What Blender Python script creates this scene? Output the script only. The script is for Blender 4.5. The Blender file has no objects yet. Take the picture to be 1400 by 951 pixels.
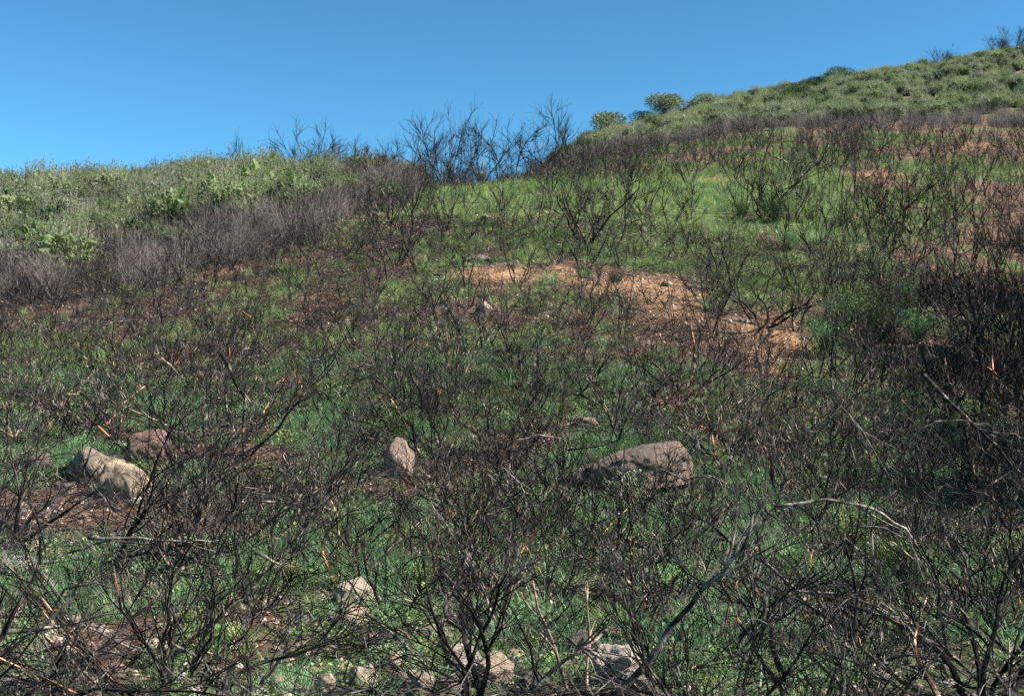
import bpy, math, random
import numpy as np
from mathutils import Vector, Matrix

S = bpy.context.scene
COL = S.collection
R = math.radians

# ------------------------------------------------------------------ camera, world, sun, exposure
PITCH = R(6.6); F = 1944.0; CX, CY = 700.0, 475.5
cam = bpy.data.cameras.new('camera'); cam.lens = 50; cam.sensor_width = 36
cam.clip_start = 0.1; cam.clip_end = 4000
co = bpy.data.objects.new('camera', cam); COL.objects.link(co)
co.location = (0, 0, 0); co.rotation_euler = (R(90) + PITCH, 0, 0)
S.camera = co

SUN_EL, SUN_AZ = R(41), R(107)          # azimuth from the view direction towards the right
w = bpy.data.worlds.new('World'); S.world = w; w.use_nodes = True
nt = w.node_tree; bg = nt.nodes['Background']
sky = nt.nodes.new('ShaderNodeTexSky'); sky.sky_type = 'NISHITA'; sky.sun_disc = False
sky.sun_elevation = SUN_EL; sky.sun_rotation = SUN_AZ
sky.altitude = 600; sky.air_density = 1.0; sky.dust_density = 0.5; sky.ozone_density = 1.6
def vscale(src, k):
    n = nt.nodes.new('ShaderNodeVectorMath'); n.operation = 'SCALE'; n.inputs['Scale'].default_value = k
    nt.links.new(src, n.inputs[0]); return n.outputs[0]
gm = nt.nodes.new('ShaderNodeGamma'); gm.inputs['Gamma'].default_value = 1.75      # a contrasty slide film sky
nt.links.new(vscale(sky.outputs[0], .25), gm.inputs['Color']); tint = nt.nodes.new('ShaderNodeMix'); tint.data_type = 'RGBA'; tint.blend_type = 'MULTIPLY'; tint.inputs[0].default_value = 1
tint.inputs[7].default_value = (.80, 1.22, 1.0, 1)                 # the film's blue
nt.links.new(vscale(gm.outputs[0], 4.0), tint.inputs[6]); nt.links.new(tint.outputs[2], bg.inputs['Color'])
bg.inputs['Strength'].default_value = 0.064
sl = bpy.data.lights.new('sun', 'SUN'); sl.energy = 5.0; sl.angle = R(0.5); sl.color = (1.0, 0.93, 0.82)
so = bpy.data.objects.new('sun', sl); COL.objects.link(so)
SD = Vector((math.cos(SUN_EL) * math.sin(SUN_AZ), math.cos(SUN_EL) * math.cos(SUN_AZ), math.sin(SUN_EL)))
so.rotation_euler = SD.to_track_quat('Z', 'Y').to_euler(); so.location = SD * 60
S.view_settings.view_transform = 'Standard'; S.view_settings.look = 'None'
S.view_settings.exposure = 1.5; S.view_settings.gamma = 1.0
S.render.engine = 'CYCLES'
S.cycles.max_bounces = 4; S.cycles.diffuse_bounces = 2; S.cycles.glossy_bounces = 1
S.cycles.transmission_bounces = 2; S.cycles.transparent_max_bounces = 4
S.cycles.use_denoising = False

rng = random.Random(7); nr = np.random.RandomState(11)

# ------------------------------------------------------------------ terrain function
ROWD = [14, 20, 28, 38, 50, 65, 80, 92, 104, 120, 150, 185, 220, 260]
ROWS = {
 -600: [945,800,695,600,500,415,360,330,315,310,330,380,430,480],
 -200: [945,800,692,595,490,398,340,305,288,285,305,350,400,450],
    0: [945,800,690,588,480,385,320,289,274,272,290,330,380,430],
  350: [950,805,690,575,455,348,286,262,257,260,280,320,370,420],
  560: [950,808,690,570,442,335,270,260,266,276,300,335,350,400],
  700: [951,810,690,568,438,330,266,255,256,262,276,300,320,370],
  790: [951,812,692,570,440,330,265,254,244,230,212,204,215,250],
  920: [952,815,698,578,452,342,274,250,236,216,192,178,174,188],
 1050: [955,820,705,590,470,362,290,254,230,202,168,147,138,138],
 1400: [960,840,735,635,530,420,335,285,246,208,160,116,88,72],
 1600: [965,845,745,650,545,440,350,300,260,215,160,112,80,60],
 2100: [970,860,770,690,600,500,410,350,310,265,210,160,125,100]}
TC = np.linspace(-600, 2100, 109); LD = np.linspace(math.log(4), math.log(900), 260)
def _table():
    cols = sorted(ROWS); per = []
    for c in cols:
        r = np.array(ROWS[c], float); d = np.array(ROWD, float)
        z = np.tan(PITCH + np.arctan((CY - r) / F)) * d
        dd = np.concatenate([[4, 8], d, [330, 450, 900]])
        zz = np.concatenate([[-1.8, -1.8], z, z[-1] * np.array([.95, .6, .3])])
        per.append(np.interp(LD, np.log(dd), zz))
    per = np.array(per)
    T = np.array([[np.interp(c, cols, per[:, j]) for c in TC] for j in range(len(LD))])
    for _ in range(5):
        T[:, 1:-1] = .25 * T[:, :-2] + .5 * T[:, 1:-1] + .25 * T[:, 2:]
        T[1:-1] = .25 * T[:-2] + .5 * T[1:-1] + .25 * T[2:]
    return T
TAB = _table()
def vnoise(x, y, seed=0):
    xi, yi = np.floor(x), np.floor(y); fx, fy = x - xi, y - yi
    fx = fx * fx * (3 - 2 * fx); fy = fy * fy * (3 - 2 * fy)
    def h(a, b):
        v = np.sin(a * 127.1 + b * 311.7 + seed * 74.7) * 43758.5453
        return v - np.floor(v)
    return (h(xi, yi) * (1 - fx) + h(xi + 1, yi) * fx) * (1 - fy) + (h(xi, yi + 1) * (1 - fx) + h(xi + 1, yi + 1) * fx) * fy
def fbm(x, y, seed=0, o=3):
    v, a = 0, 1.0; t = 0
    for i in range(o):
        v = v + a * vnoise(x * 2 ** i, y * 2 ** i, seed + i * 13); t += a; a *= .5
    return v / t
def sstep(a, b, x):
    t = np.clip((x - a) / (b - a), 0, 1); return t * t * (3 - 2 * t)
def height(x, y):
    x = np.asarray(x, float); y = np.asarray(y, float)
    yy = np.clip(y, 4.01, 890)
    c = np.clip(700 + F * x / np.maximum(yy, 6.0), -595, 2095)
    fi = (c + 600) / 25.0; i = np.clip(fi.astype(int), 0, len(TC) - 2); fi = fi - i
    fj = (np.log(yy) - LD[0]) / (LD[1] - LD[0]); j = np.clip(fj.astype(int), 0, len(LD) - 2); fj = fj - j
    z = (TAB[j, i] * (1 - fi) + TAB[j, i + 1] * fi) * (1 - fj) + (TAB[j + 1, i] * (1 - fi) + TAB[j + 1, i + 1] * fi) * fj
    amp = np.interp(yy, [10, 30, 80, 200], [.16, .35, .6, 1.2])
    z = z + amp * (fbm(x / 9.0 + 50, y / 9.0 + 9, 3) - .5) * 2 + .16 * (fbm(x / 1.3, y / 1.3, 8) - .5)
    # the cut bank of bare earth on the slope and a smaller ledge further up
    for bx, by, wx, hh, back in ((9.3, 50.0, 3.2, .55, 4.0), (-0.6, 57.0, 3.6, .4, 3.0), (15.0, 50.5, 2.2, .45, 3)):
        t = y - by - .35 * np.sin(x * 1.7)
        z = z + hh * np.exp(-((x - bx) / wx) ** 2) * sstep(-.55, .55, t) * np.exp(-np.maximum(t, 0) / back)
    return z
def H(x, y): return float(height(np.array([x]), np.array([y]))[0])
def project(x, y, z):
    yc = y * math.cos(PITCH) + z * math.sin(PITCH); zc = -y * math.sin(PITCH) + z * math.cos(PITCH)
    yc = np.maximum(yc, .01)
    return CX + F * x / yc, CY - F * zc / yc, yc
def ray_dir(px, py):
    a, b = (px - CX) / F, (CY - py) / F
    return Vector((a, math.cos(PITCH) - b * math.sin(PITCH), math.sin(PITCH) + b * math.cos(PITCH)))
_ts = np.exp(np.linspace(math.log(7), math.log(400), 3000))
def ground(px, py):
    d = ray_dir(px, py); x, y, z = d.x * _ts, d.y * _ts, d.z * _ts
    k = np.nonzero(z <= height(x, y))[0]
    t = _ts[k[0]] if len(k) else 95.0
    return Vector((d.x * t, d.y * t, H(d.x * t, d.y * t)))
def at(px, py, depth):
    d = ray_dir(px, py); return d * (depth / d.y)

# zones seen from the valley: green cover, bare soil, unburned scrub, scorched edge
GREEN = [(750,285,150,45,.9),(960,280,120,42,1),(900,345,90,30,.9),(1110,300,140,45,.7),(1150,390,110,50,.9),(1010,395,60,30,.5),(610,330,90,50,.5),
         (330,560,260,80,.5),(640,520,180,60,.4),(850,680,220,60,.55),(1000,880,420,90,.5),(300,830,300,90,.4),(60,560,90,80,.5),(1300,640,120,60,.35),(1230,225,170,50,.45)]
BARE = [(672,376,56,12,1.35),(770,372,30,9,.8),(870,392,85,17,1.0),(935,422,60,20,.9),(1055,470,50,46,1.0),(1250,478,38,22,.9),(1330,200,50,9,.6),(960,246,60,6,.8),
        (1190,238,110,6,.6),(150,690,150,26,.7),(1200,172,90,8,.6)]
DRY = [(300,745,120,25,.6),(120,430,180,50,.15),(1390,300,80,90,.4),(560,350,40,40,.4),(430,400,90,40,.2),(1250,200,160,30,.2),(760,470,140,40,.4),(200,730,220,40,.5)]
def blobs(L, px, py):
    v = np.zeros_like(px)
    for bx, by, sx, sy, wt in L: v = v + wt * np.exp(-((px - bx) / sx) ** 2 - ((py - by) / sy) ** 2)
    return v
def zones(x, y):
    z = height(x, y); px, py, _ = project(x, y, z)
    n = fbm(x / 3.2, y / 3.2, 21); n2 = fbm(x / 1.1, y / 1.1, 31)
    bare = np.clip(blobs(BARE, px, py) * (.1 + 1.8 * n2) , 0, 1)
    green = np.clip(.50 + blobs(GREEN, px, py) + 2.0 * (n - .5) + 1.3 * (n2 - .5) - 1.1 * bare - blobs(DRY, px, py), 0, 1)
    gl = np.interp(px, [-700, 0, 250, 450, 545, 600], [400, 372, 335, 296, 250, 120]) + 90 * (n - .5)
    scrubL = (py < gl) & (px < 575) & (y > 55) | ((px < 575) & (y > 100))
    gband = np.interp(px, [-700, 0, 200, 400, 570, 600], [460, 440, 400, 350, 268, 120]) + 30 * (n - .5)
    bandL = (py < gband) & ~scrubL & (px < 585) & (y > 48)
    rb = np.interp(px, [560, 760, 920, 1400, 2100], [129, 126, 128, 138, 138]) + 8 * (n - .5)
    scrubR = (y > rb + 12) & (px >= 575)
    bandR = (y > rb) & ~scrubR & (px >= 640)
    return dict(px=px, py=py, z=z, bare=bare, green=green, scrubL=scrubL, bandL=bandL, scrubR=scrubR, bandR=bandR, n=n)

# ------------------------------------------------------------------ helpers
def tag(o, label=None, cat=None, group=None, kind=None):
    if label: o['label'] = label
    if cat: o['category'] = cat
    if group: o['group'] = group
    if kind: o['kind'] = kind
    return o
def link(name, mesh, parent=None, loc=None):
    o = bpy.data.objects.new(name, mesh); COL.objects.link(o)
    if parent is not None: o.parent = parent
    if loc is not None: o.location = loc
    return o
def empty(name, loc):
    o = bpy.data.objects.new(name, None); COL.objects.link(o); o.location = loc; o.empty_display_size = .2
    return o
def copy_tree(root):
    r = root.copy(); COL.objects.link(r)
    for ch in root.children:
        c = ch.copy(); COL.objects.link(c); c.parent = r
    return r

class MB:
    def __init__(s): s.v = []; s.f = []; s.m = []
    def tube(s, pts, rad, sides=3, mi=0):
        P = [Vector(p) for p in pts]; n0 = len(s.v); n = len(P)
        ref = Vector((.31, .22, .93))
        for i, p in enumerate(P):
            t = (P[min(i + 1, n - 1)] - P[max(i - 1, 0)]).normalized()
            a = t.cross(ref)
            if a.length < .05: a = t.cross(Vector((1, 0, 0)))
            a.normalize(); b = t.cross(a)
            for k in range(sides):
                q = 2 * math.pi * k / sides
                s.v.append(p + (a * math.cos(q) + b * math.sin(q)) * rad[i])
        for i in range(n - 1):
            for k in range(sides):
                k2 = (k + 1) % sides; o = n0 + i * sides
                s.f.append((o + k, o + k2, o + sides + k2, o + sides + k)); s.m.append(mi)
        s.f.append(tuple(n0 + (n - 1) * sides + k for k in range(sides))); s.m.append(mi)
        s.f.append(tuple(n0 + k for k in reversed(range(sides)))); s.m.append(mi)
    def leaf(s, p, d, side, L, W, mi=0, droop=0.0):
        """a leaf folded along its middle: two faces"""
        p, d, side = Vector(p), Vector(d), Vector(side); n = d.cross(side)
        k = len(s.v); mid = p + d * L * .5
        tip = p + d * L - Vector((0, 0, droop * L))
        s.v += [p, mid + side * W * .5 + n * W * .18, tip, mid - side * W * .5 + n * W * .18]
        s.f += [(k, k + 1, k + 2), (k, k + 2, k + 3)]; s.m += [mi, mi]
    def blade(s, p, d, bend, L, W, mi=0):
        p, d, bend = Vector(p), Vector(d), Vector(bend)
        sd = d.cross(bend)
        if sd.length < 1e-3: sd = Vector((1, 0, 0))
        sd.normalize(); sd *= W * .5; k = len(s.v)
        m = p + d * L * .55 + bend * L * .12; t = p + d * L + bend * L * .45
        s.v += [p - sd, p + sd, m - sd * .8, m + sd * .8, t]
        s.f += [(k, k + 1, k + 3, k + 2), (k + 2, k + 3, k + 4)]; s.m += [mi, mi]
    def mesh(s, name, mats, smooth=False):
        me = bpy.data.meshes.new(name); me.from_pydata([tuple(v) for v in s.v], [], s.f)
        for m in mats: me.materials.append(m)
        if len(mats) > 1: me.polygons.foreach_set('material_index', s.m)
        if smooth: me.polygons.foreach_set('use_smooth', [True] * len(s.f))
        me.update(); return me

def rv(r): return Vector((r.gauss(0, 1), r.gauss(0, 1), r.gauss(0, 1))).normalized()
def unit(az, el): return Vector((math.cos(az) * math.cos(el), math.sin(az) * math.cos(el), math.sin(el)))

# ------------------------------------------------------------------ materials
def newmat(name):
    m = bpy.data.materials.new(name); m.use_nodes = True
    t = m.node_tree; return m, t, t.nodes['Principled BSDF']
def ramp(t, fac, stops):
    r = t.nodes.new('ShaderNodeValToRGB'); e = r.color_ramp.elements
    while len(e) > 1: e.remove(e[-1])
    e[0].position, e[0].color = stops[0][0], (*stops[0][1], 1)
    for p, c in stops[1:]:
        x = e.new(p); x.color = (*c, 1)
    t.links.new(fac, r.inputs[0]); return r.outputs[0]
def noise(t, scale, detail=4, rough=.6, vec=None, out='Fac'):
    n = t.nodes.new('ShaderNodeTexNoise'); n.inputs['Scale'].default_value = scale
    n.inputs['Detail'].default_value = detail; n.inputs['Roughness'].default_value = rough
    if vec is not None: t.links.new(vec, n.inputs['Vector'])
    return n.outputs[out]
def mathn(t, op, a, b):
    n = t.nodes.new('ShaderNodeMath'); n.operation = op
    for i, v in enumerate((a, b)):
        if isinstance(v, (int, float)): n.inputs[i].default_value = v
        else: t.links.new(v, n.inputs[i])
    return n.outputs[0]
def mixc(t, fac, a, b, mode='MIX'):
    n = t.nodes.new('ShaderNodeMix'); n.data_type = 'RGBA'; n.blend_type = mode
    for idx, v in ((0, fac), (6, a), (7, b)):
        if isinstance(v, (int, float)): n.inputs[idx].default_value = v
        elif isinstance(v, tuple): n.inputs[idx].default_value = (*v, 1)
        else: t.links.new(v, n.inputs[idx])
    return n.outputs[2]
def oinfo(t): return t.nodes.new('ShaderNodeObjectInfo')
def ocoord(t): return t.nodes.new('ShaderNodeTexCoord').outputs['Object']

def wood_mat(name, dark, mid, light, peel=None, peel_at=.66, use_color=True, spec=.12):
    m, t, b = newmat(name); v = ocoord(t); oi = oinfo(t)
    off = t.nodes.new('ShaderNodeVectorMath'); off.operation = 'ADD'
    cmb = t.nodes.new('ShaderNodeCombineXYZ'); t.links.new(mathn(t, 'MULTIPLY', oi.outputs['Random'], 37.0), cmb.inputs[0])
    t.links.new(v, off.inputs[0]); t.links.new(cmb.outputs[0], off.inputs[1])
    c = ramp(t, noise(t, 5.5, 5, .65, off.outputs[0]), [(.38, dark), (.53, mid), (.66, light)])
    if use_color: c = mixc(t, 1.0, c, oi.outputs['Color'], 'MULTIPLY')
    if peel:
        f = ramp(t, noise(t, 1.9, 2, .5, off.outputs[0]), [(peel_at, (0, 0, 0)), (peel_at + .04, (1, 1, 1))])
        f2 = mathn(t, 'MULTIPLY', f, 1.0)
        c = mixc(t, f2, c, peel)
    t.links.new(c, b.inputs['Base Color']); b.inputs['Roughness'].default_value = .85
    b.inputs['Specular IOR Level'].default_value = spec
    bp = t.nodes.new('ShaderNodeBump'); bp.inputs['Strength'].default_value = .5; bp.inputs['Distance'].default_value = .01
    t.links.new(noise(t, 60, 2, .6, v), bp.inputs['Height']); t.links.new(bp.outputs[0], b.inputs['Normal'])
    return m
M_STEM = wood_mat('charred_bark', (.004, .004, .005), (.018, .016, .016), (.22, .18, .16), (.36, .18, .09), .68)  # palest tone: grey bark, raised and warmed to paint in sunlit highlights
M_TWIG = wood_mat('charred_twig', (.004, .004, .005), (.017, .015, .015), (.17, .15, .14))
M_GREY = wood_mat('weathered_wood', (.012, .011, .011), (.12, .10, .09), (.36, .30, .26), (.45, .27, .15), .72)
M_FAR = wood_mat('burnt_wood_far', (.005, .005, .006), (.02, .017, .017), (.15, .125, .115), (.34, .18, .09), .70, use_color=False)
M_ASH = wood_mat('scorched_twig', (.075, .06, .056), (.165, .135, .125), (.31, .265, .245), use_color=False, spec=.1)
M_GREYSTICK = wood_mat('grey_stick', (.02, .018, .017), (.10, .085, .08), (.26, .22, .20), (.3, .15, .08), .66, use_color=False)
M_SCORCH = wood_mat('scorched_dark_twig', (.022, .018, .02), (.055, .045, .046), (.12, .095, .09), use_color=False, spec=.1)
M_RUST = wood_mat('rusty_leaf', (.10, .035, .025), (.2, .07, .045), (.3, .12, .08), use_color=False, spec=.1)

def leaf_mat(name, stops, trans=.25, use_color=False, ns=7.0):
    m, t, b = newmat(name); oi = oinfo(t)
    f = mathn(t, 'ADD', mathn(t, 'MULTIPLY', noise(t, ns, 2, .6, ocoord(t)), .5), mathn(t, 'MULTIPLY', oi.outputs['Random'], .6))
    c = ramp(t, f, stops)
    if use_color: c = mixc(t, 1.0, c, oi.outputs['Color'], 'MULTIPLY')
    t.links.new(c, b.inputs['Base Color']); b.inputs['Roughness'].default_value = .6
    b.inputs['Specular IOR Level'].default_value = .25
    tr = t.nodes.new('ShaderNodeBsdfTranslucent'); t.links.new(c, tr.inputs['Color'])
    mx = t.nodes.new('ShaderNodeMixShader'); mx.inputs[0].default_value = trans
    t.links.new(b.outputs[0], mx.inputs[1]); t.links.new(tr.outputs[0], mx.inputs[2])
    t.links.new(mx.outputs[0], t.nodes['Material Output'].inputs['Surface'])
    return m
L_GRASS = leaf_mat('spring_grass', [(.2, (.10, .17, .04)), (.5, (.19, .28, .075)), (.8, (.30, .38, .13))])
L_EMER = leaf_mat('fresh_forb', [(.2, (.065, .145, .06)), (.5, (.13, .25, .105)), (.8, (.22, .35, .18))])
L_BLUE = leaf_mat('bluish_forb', [(.2, (.07, .135, .055)), (.5, (.14, .23, .10)), (.8, (.24, .33, .18))])
L_SCRUB = leaf_mat('olive_scrub', [(.2, (.075, .11, .042)), (.42, (.14, .195, .078)), (.62, (.205, .265, .11)), (.85, (.265, .305, .165))], .5, ns=1.6)
L_SCRUB2 = leaf_mat('grey_green_scrub', [(.2, (.09, .115, .07)), (.5, (.18, .215, .135)), (.85, (.28, .30, .21))], .5, ns=1.6)
L_DARK = leaf_mat('evergreen_leaf', [(.2, (.025, .05, .018)), (.5, (.045, .085, .028)), (.85, (.08, .12, .05))], .15)
L_OAK = leaf_mat('oak_leaf', [(.2, (.04, .06, .03)), (.5, (.085, .115, .06)), (.85, (.16, .19, .11))], .15, ns=3)
L_PALE = leaf_mat('pale_glossy_leaf', [(.2, (.10, .15, .08)), (.5, (.17, .23, .13)), (.85, (.26, .31, .2))], .2)
L_YEL = leaf_mat('yellow_flower', [(.2, (.45, .38, .08)), (.8, (.6, .52, .15))], .2)

def soil_mat():
    m, t, b = newmat('hillside_soil'); v = t.nodes.new('ShaderNodeTexCoord').outputs['Object']
    at_ = lambda n: (lambda a: (setattr(a, 'attribute_name', n), a.outputs['Fac'])[1])(t.nodes.new('ShaderNodeAttribute'))
    soil = ramp(t, noise(t, .9, 6, .7, v), [(.3, (.06, .036, .028)), (.5, (.155, .092, .066)), (.7, (.28, .18, .13))])
    litter = ramp(t, noise(t, 6.5, 5, .75, v), [(.36, (.02, .016, .014)), (.5, (.12, .075, .055)), (.64, (.38, .255, .19))])
    c = mixc(t, .5, soil, litter)
    tan = ramp(t, noise(t, 2.4, 6, .7, v), [(.3, (.13, .07, .042)), (.5, (.31, .18, .10)), (.72, (.50, .32, .185))])
    c = mixc(t, ramp(t, mathn(t, 'ADD', at_('bare'), mathn(t, 'MULTIPLY', mathn(t, 'SUBTRACT', noise(t, 1.1, 6, .8, v), .5), 1.8)), [(.42, (0, 0, 0)), (.62, (1, 1, 1))]), c, tan)
    moss = ramp(t, noise(t, 3.5, 5, .7, v), [(.35, (.06, .10, .035)), (.55, (.11, .18, .06)), (.75, (.18, .25, .10))])
    gf = mathn(t, 'ADD', mathn(t, 'MULTIPLY', at_('green'), .8), mathn(t, 'MULTIPLY', mathn(t, 'SUBTRACT', noise(t, 4.5, 5, .75, v), .5), 2.2))
    c = mixc(t, ramp(t, gf, [(.45, (0, 0, 0)), (.7, (.8, .8, .8))]), c, moss)
    t.links.new(c, b.inputs['Base Color']); b.inputs['Roughness'].default_value = .95; b.inputs['Specular IOR Level'].default_value = .1
    bp = t.nodes.new('ShaderNodeBump'); bp.inputs['Strength'].default_value = 1.0; bp.inputs['Distance'].default_value = .2
    t.links.new(noise(t, 3.0, 9, .78, v), bp.inputs['Height']); t.links.new(bp.outputs[0], b.inputs['Normal'])
    return m
M_SOIL = soil_mat()

def rock_mat():
    m, t, b = newmat('sandstone'); v = ocoord(t); oi = oinfo(t)
    c = ramp(t, noise(t, 2.2, 8, .7, v), [(.3, (.62, .58, .55)), (.5, (.88, .85, .82)), (.7, (1.12, 1.1, 1.06))])
    c = mixc(t, 1.0, c, oi.outputs['Color'], 'MULTIPLY')
    soot = ramp(t, noise(t, 1.3, 5, .65, v), [(.44, (0, 0, 0)), (.66, (.75, .75, .75))])
    c = mixc(t, soot, c, (.06, .052, .05))
    spk = ramp(t, noise(t, 22, 4, .7, v), [(.36, (.75, .72, .7)), (.5, (1, 1, 1)), (.68, (1.12, 1.1, 1.08))])
    c = mixc(t, 1.0, c, spk, 'MULTIPLY')
    vo = t.nodes.new('ShaderNodeTexVoronoi'); vo.feature = 'DISTANCE_TO_EDGE'; vo.inputs['Scale'].default_value = 1.7
    wv = t.nodes.new('ShaderNodeVectorMath'); wv.operation = 'ADD'; t.links.new(v, wv.inputs[0]); t.links.new(noise(t, 3, 5, .7, v, 'Color'), wv.inputs[1]); t.links.new(wv.outputs[0], vo.inputs['Vector'])
    c = mixc(t, ramp(t, vo.outputs['Distance'], [(0, (.85, .85, .85)), (.022, (0, 0, 0))]), c, (.03, .025, .022))
    t.links.new(c, b.inputs['Base Color']); b.inputs['Roughness'].default_value = .9; b.inputs['Specular IOR Level'].default_value = .2
    bp = t.nodes.new('ShaderNodeBump'); bp.inputs['Strength'].default_value = .9; bp.inputs['Distance'].default_value = .09
    t.links.new(noise(t, 5, 9, .75, v), bp.inputs['Height']); t.links.new(bp.outputs[0], b.inputs['Normal'])
    return m
M_ROCK = rock_mat()

# ------------------------------------------------------------------ the hillside: one sheet
def build_terrain():
    az = np.concatenate([np.linspace(-180, -40, 36, endpoint=False), np.linspace(-40, -22, 50, endpoint=False),
                         np.linspace(-22, 22, 420, endpoint=False), np.linspace(22, 40, 50, endpoint=False), np.linspace(40, 180, 36, endpoint=False)])
    rad = np.concatenate([[.5, 2, 5], np.exp(np.linspace(math.log(8), math.log(300), 330)), [340, 400, 500, 650, 900]])
    A, Q = np.meshgrid(np.radians(az), rad); x = (Q * np.sin(A)).ravel(); y = (Q * np.cos(A)).ravel(); z = height(x, y)
    na, nq = len(az), len(rad)
    i, j = np.meshgrid(np.arange(nq - 1), np.arange(na), indexing='ij'); j2 = (j + 1) % na
    q = np.stack([i * na + j, i * na + j2, (i + 1) * na + j2, (i + 1) * na + j], -1).reshape(-1, 4)
    me = bpy.data.meshes.new('hillside'); me.vertices.add(len(x) + 1)
    V = np.concatenate([np.stack([x, y, z], -1), [[0, 0, H(0, 0)]]]); me.vertices.foreach_set('co', V.ravel())
    tri = np.stack([np.full(na, len(x)), (np.arange(na) + 1) % na, np.arange(na)], -1)
    loops = np.concatenate([q[:, ::-1].ravel(), tri[:, ::-1].ravel()]); me.loops.add(len(loops)); me.loops.foreach_set('vertex_index', loops)
    me.polygons.add(len(q) + na)
    st = np.concatenate([np.arange(len(q)) * 4, len(q) * 4 + np.arange(na) * 3])
    me.polygons.foreach_set('loop_start', st)
    me.polygons.foreach_set('use_smooth', np.ones(len(q) + na, bool)); me.update(calc_edges=True)
    zn = zones(V[:, 0], V[:, 1])
    for k in ('bare', 'green'):
        a = me.attributes.new(k, 'FLOAT', 'POINT'); a.data.foreach_set('value', zn[k].astype(np.float32))
    me.materials.append(M_SOIL)
    tag(link('hillside', me), kind='structure')
build_terrain()

# ------------------------------------------------------------------ scatter: one object of kind stuff that carries its plants as instances
PROTO = {}
def proto(name, me):
    return bpy.data.objects.new(name, me)
def scatter(name, pts, scl, idx, protos, tilt=.12, label=None):
    n = len(pts); me = bpy.data.meshes.new(name); me.vertices.add(n)
    me.vertices.foreach_set('co', np.asarray(pts, np.float32).ravel())
    a = me.attributes.new('spin', 'FLOAT_VECTOR', 'POINT')
    rot = np.stack([nr.normal(0, tilt, n), nr.normal(0, tilt, n), nr.uniform(0, 6.283, n)], -1).astype(np.float32)
    a.data.foreach_set('vector', rot.ravel())
    a = me.attributes.new('size', 'FLOAT', 'POINT'); a.data.foreach_set('value', np.asarray(scl, np.float32))
    a = me.attributes.new('pick', 'INT', 'POINT'); a.data.foreach_set('value', np.asarray(idx, np.int32))
    g = bpy.data.node_groups.new(name, 'GeometryNodeTree')
    g.interface.new_socket('Geometry', in_out='INPUT', socket_type='NodeSocketGeometry')
    g.interface.new_socket('Geometry', in_out='OUTPUT', socket_type='NodeSocketGeometry')
    N, L = g.nodes, g.links
    gi, go = N.new('NodeGroupInput'), N.new('NodeGroupOutput')
    ip = N.new('GeometryNodeInstanceOnPoints'); ip.inputs['Pick Instance'].default_value = True
    g2 = N.new('GeometryNodeGeometryToInstance')
    for p in protos:
        oi = N.new('GeometryNodeObjectInfo'); oi.inputs['Object'].default_value = p; oi.transform_space = 'ORIGINAL'
        L.new(oi.outputs['Geometry'], g2.inputs[0])
    def attr(nm, ty):
        a = N.new('GeometryNodeInputNamedAttribute'); a.data_type = ty; a.inputs['Name'].default_value = nm
        return [o for o in a.outputs if o.enabled and o.name == 'Attribute'][0]
    er = N.new('FunctionNodeEulerToRotation'); L.new(attr('spin', 'FLOAT_VECTOR'), er.inputs[0])
    L.new(gi.outputs[0], ip.inputs['Points']); L.new(g2.outputs[0], ip.inputs['Instance'])
    L.new(attr('pick', 'INT'), ip.inputs['Instance Index']); L.new(er.outputs[0], ip.inputs['Rotation'])
    L.new(attr('size', 'FLOAT'), ip.inputs['Scale']); L.new(ip.outputs[0], go.inputs[0])
    o = link(name, me); md = o.modifiers.new('scatter', 'NODES'); md.node_group = g
    tag(o, label=label, kind='stuff'); return o

def fan_points(n, y0, y1, margin=.09, power=1.0):
    """random places on the slope between two distances, a little wider than the view"""
    y = np.sqrt(nr.uniform(y0 * y0, y1 * y1, n)); u = nr.uniform(-.36 - margin, .36 + margin, n)
    return y * u, y

# ground plants
def grass_proto(r, nb, h, spread, mat):
    b = MB()
    for _ in range(nb):
        a = r.uniform(0, 6.28); q = r.random() ** .5 * spread
        b.blade((math.cos(a) * q, math.sin(a) * q, -.01), unit(a + r.gauss(0, .6), R(r.uniform(60, 88))), unit(a + r.gauss(0, .5), 0), h * r.uniform(.5, 1.15), r.uniform(.006, .011))
    return b.mesh('grass_clump', [mat])
def spike_proto(r, ns, h, spread, mat):
    b = MB()
    for _ in range(ns):
        a = r.uniform(0, 6.28); q = r.random() ** .5 * spread; x, y = math.cos(a) * q, math.sin(a) * q
        top = Vector((x + r.gauss(0, .05), y + r.gauss(0, .05), h * r.uniform(.5, 1.1)))
        base = Vector((x, y, -.01)); b.tube([base, top], [.004, .002], 3)
        n = int(14 + 10 * r.random())
        for k in range(n):
            f = .12 + .88 * k / n; az = k * 2.4; L = .05 * (1.25 - .8 * f)
            d = unit(az, R(r.uniform(15, 50))); b.leaf(base.lerp(top, f), d, unit(az + 1.57, 0), L * r.uniform(.8, 1.3), L * .42)
    return b.mesh('forb', [mat])
def mat_proto(r, n, spread, h, L, mat, mat2=None, fl=0):
    b = MB()
    for i in range(n):
        a = r.uniform(0, 6.28); q = r.random() ** .5 * spread
        p = Vector((math.cos(a) * q, math.sin(a) * q, h * r.random() * (1 - .7 * (q / spread) ** 2)))
        az = r.uniform(0, 6.28); b.leaf(p, unit(az, R(r.uniform(-5, 60))), unit(az + 1.57, R(r.gauss(0, 15))), L * r.uniform(.6, 1.3), L * r.uniform(.45, .7), 1 if i < fl else 0)
    return b.mesh('leaf_mat', [mat] + ([mat2] if mat2 else []))

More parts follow.
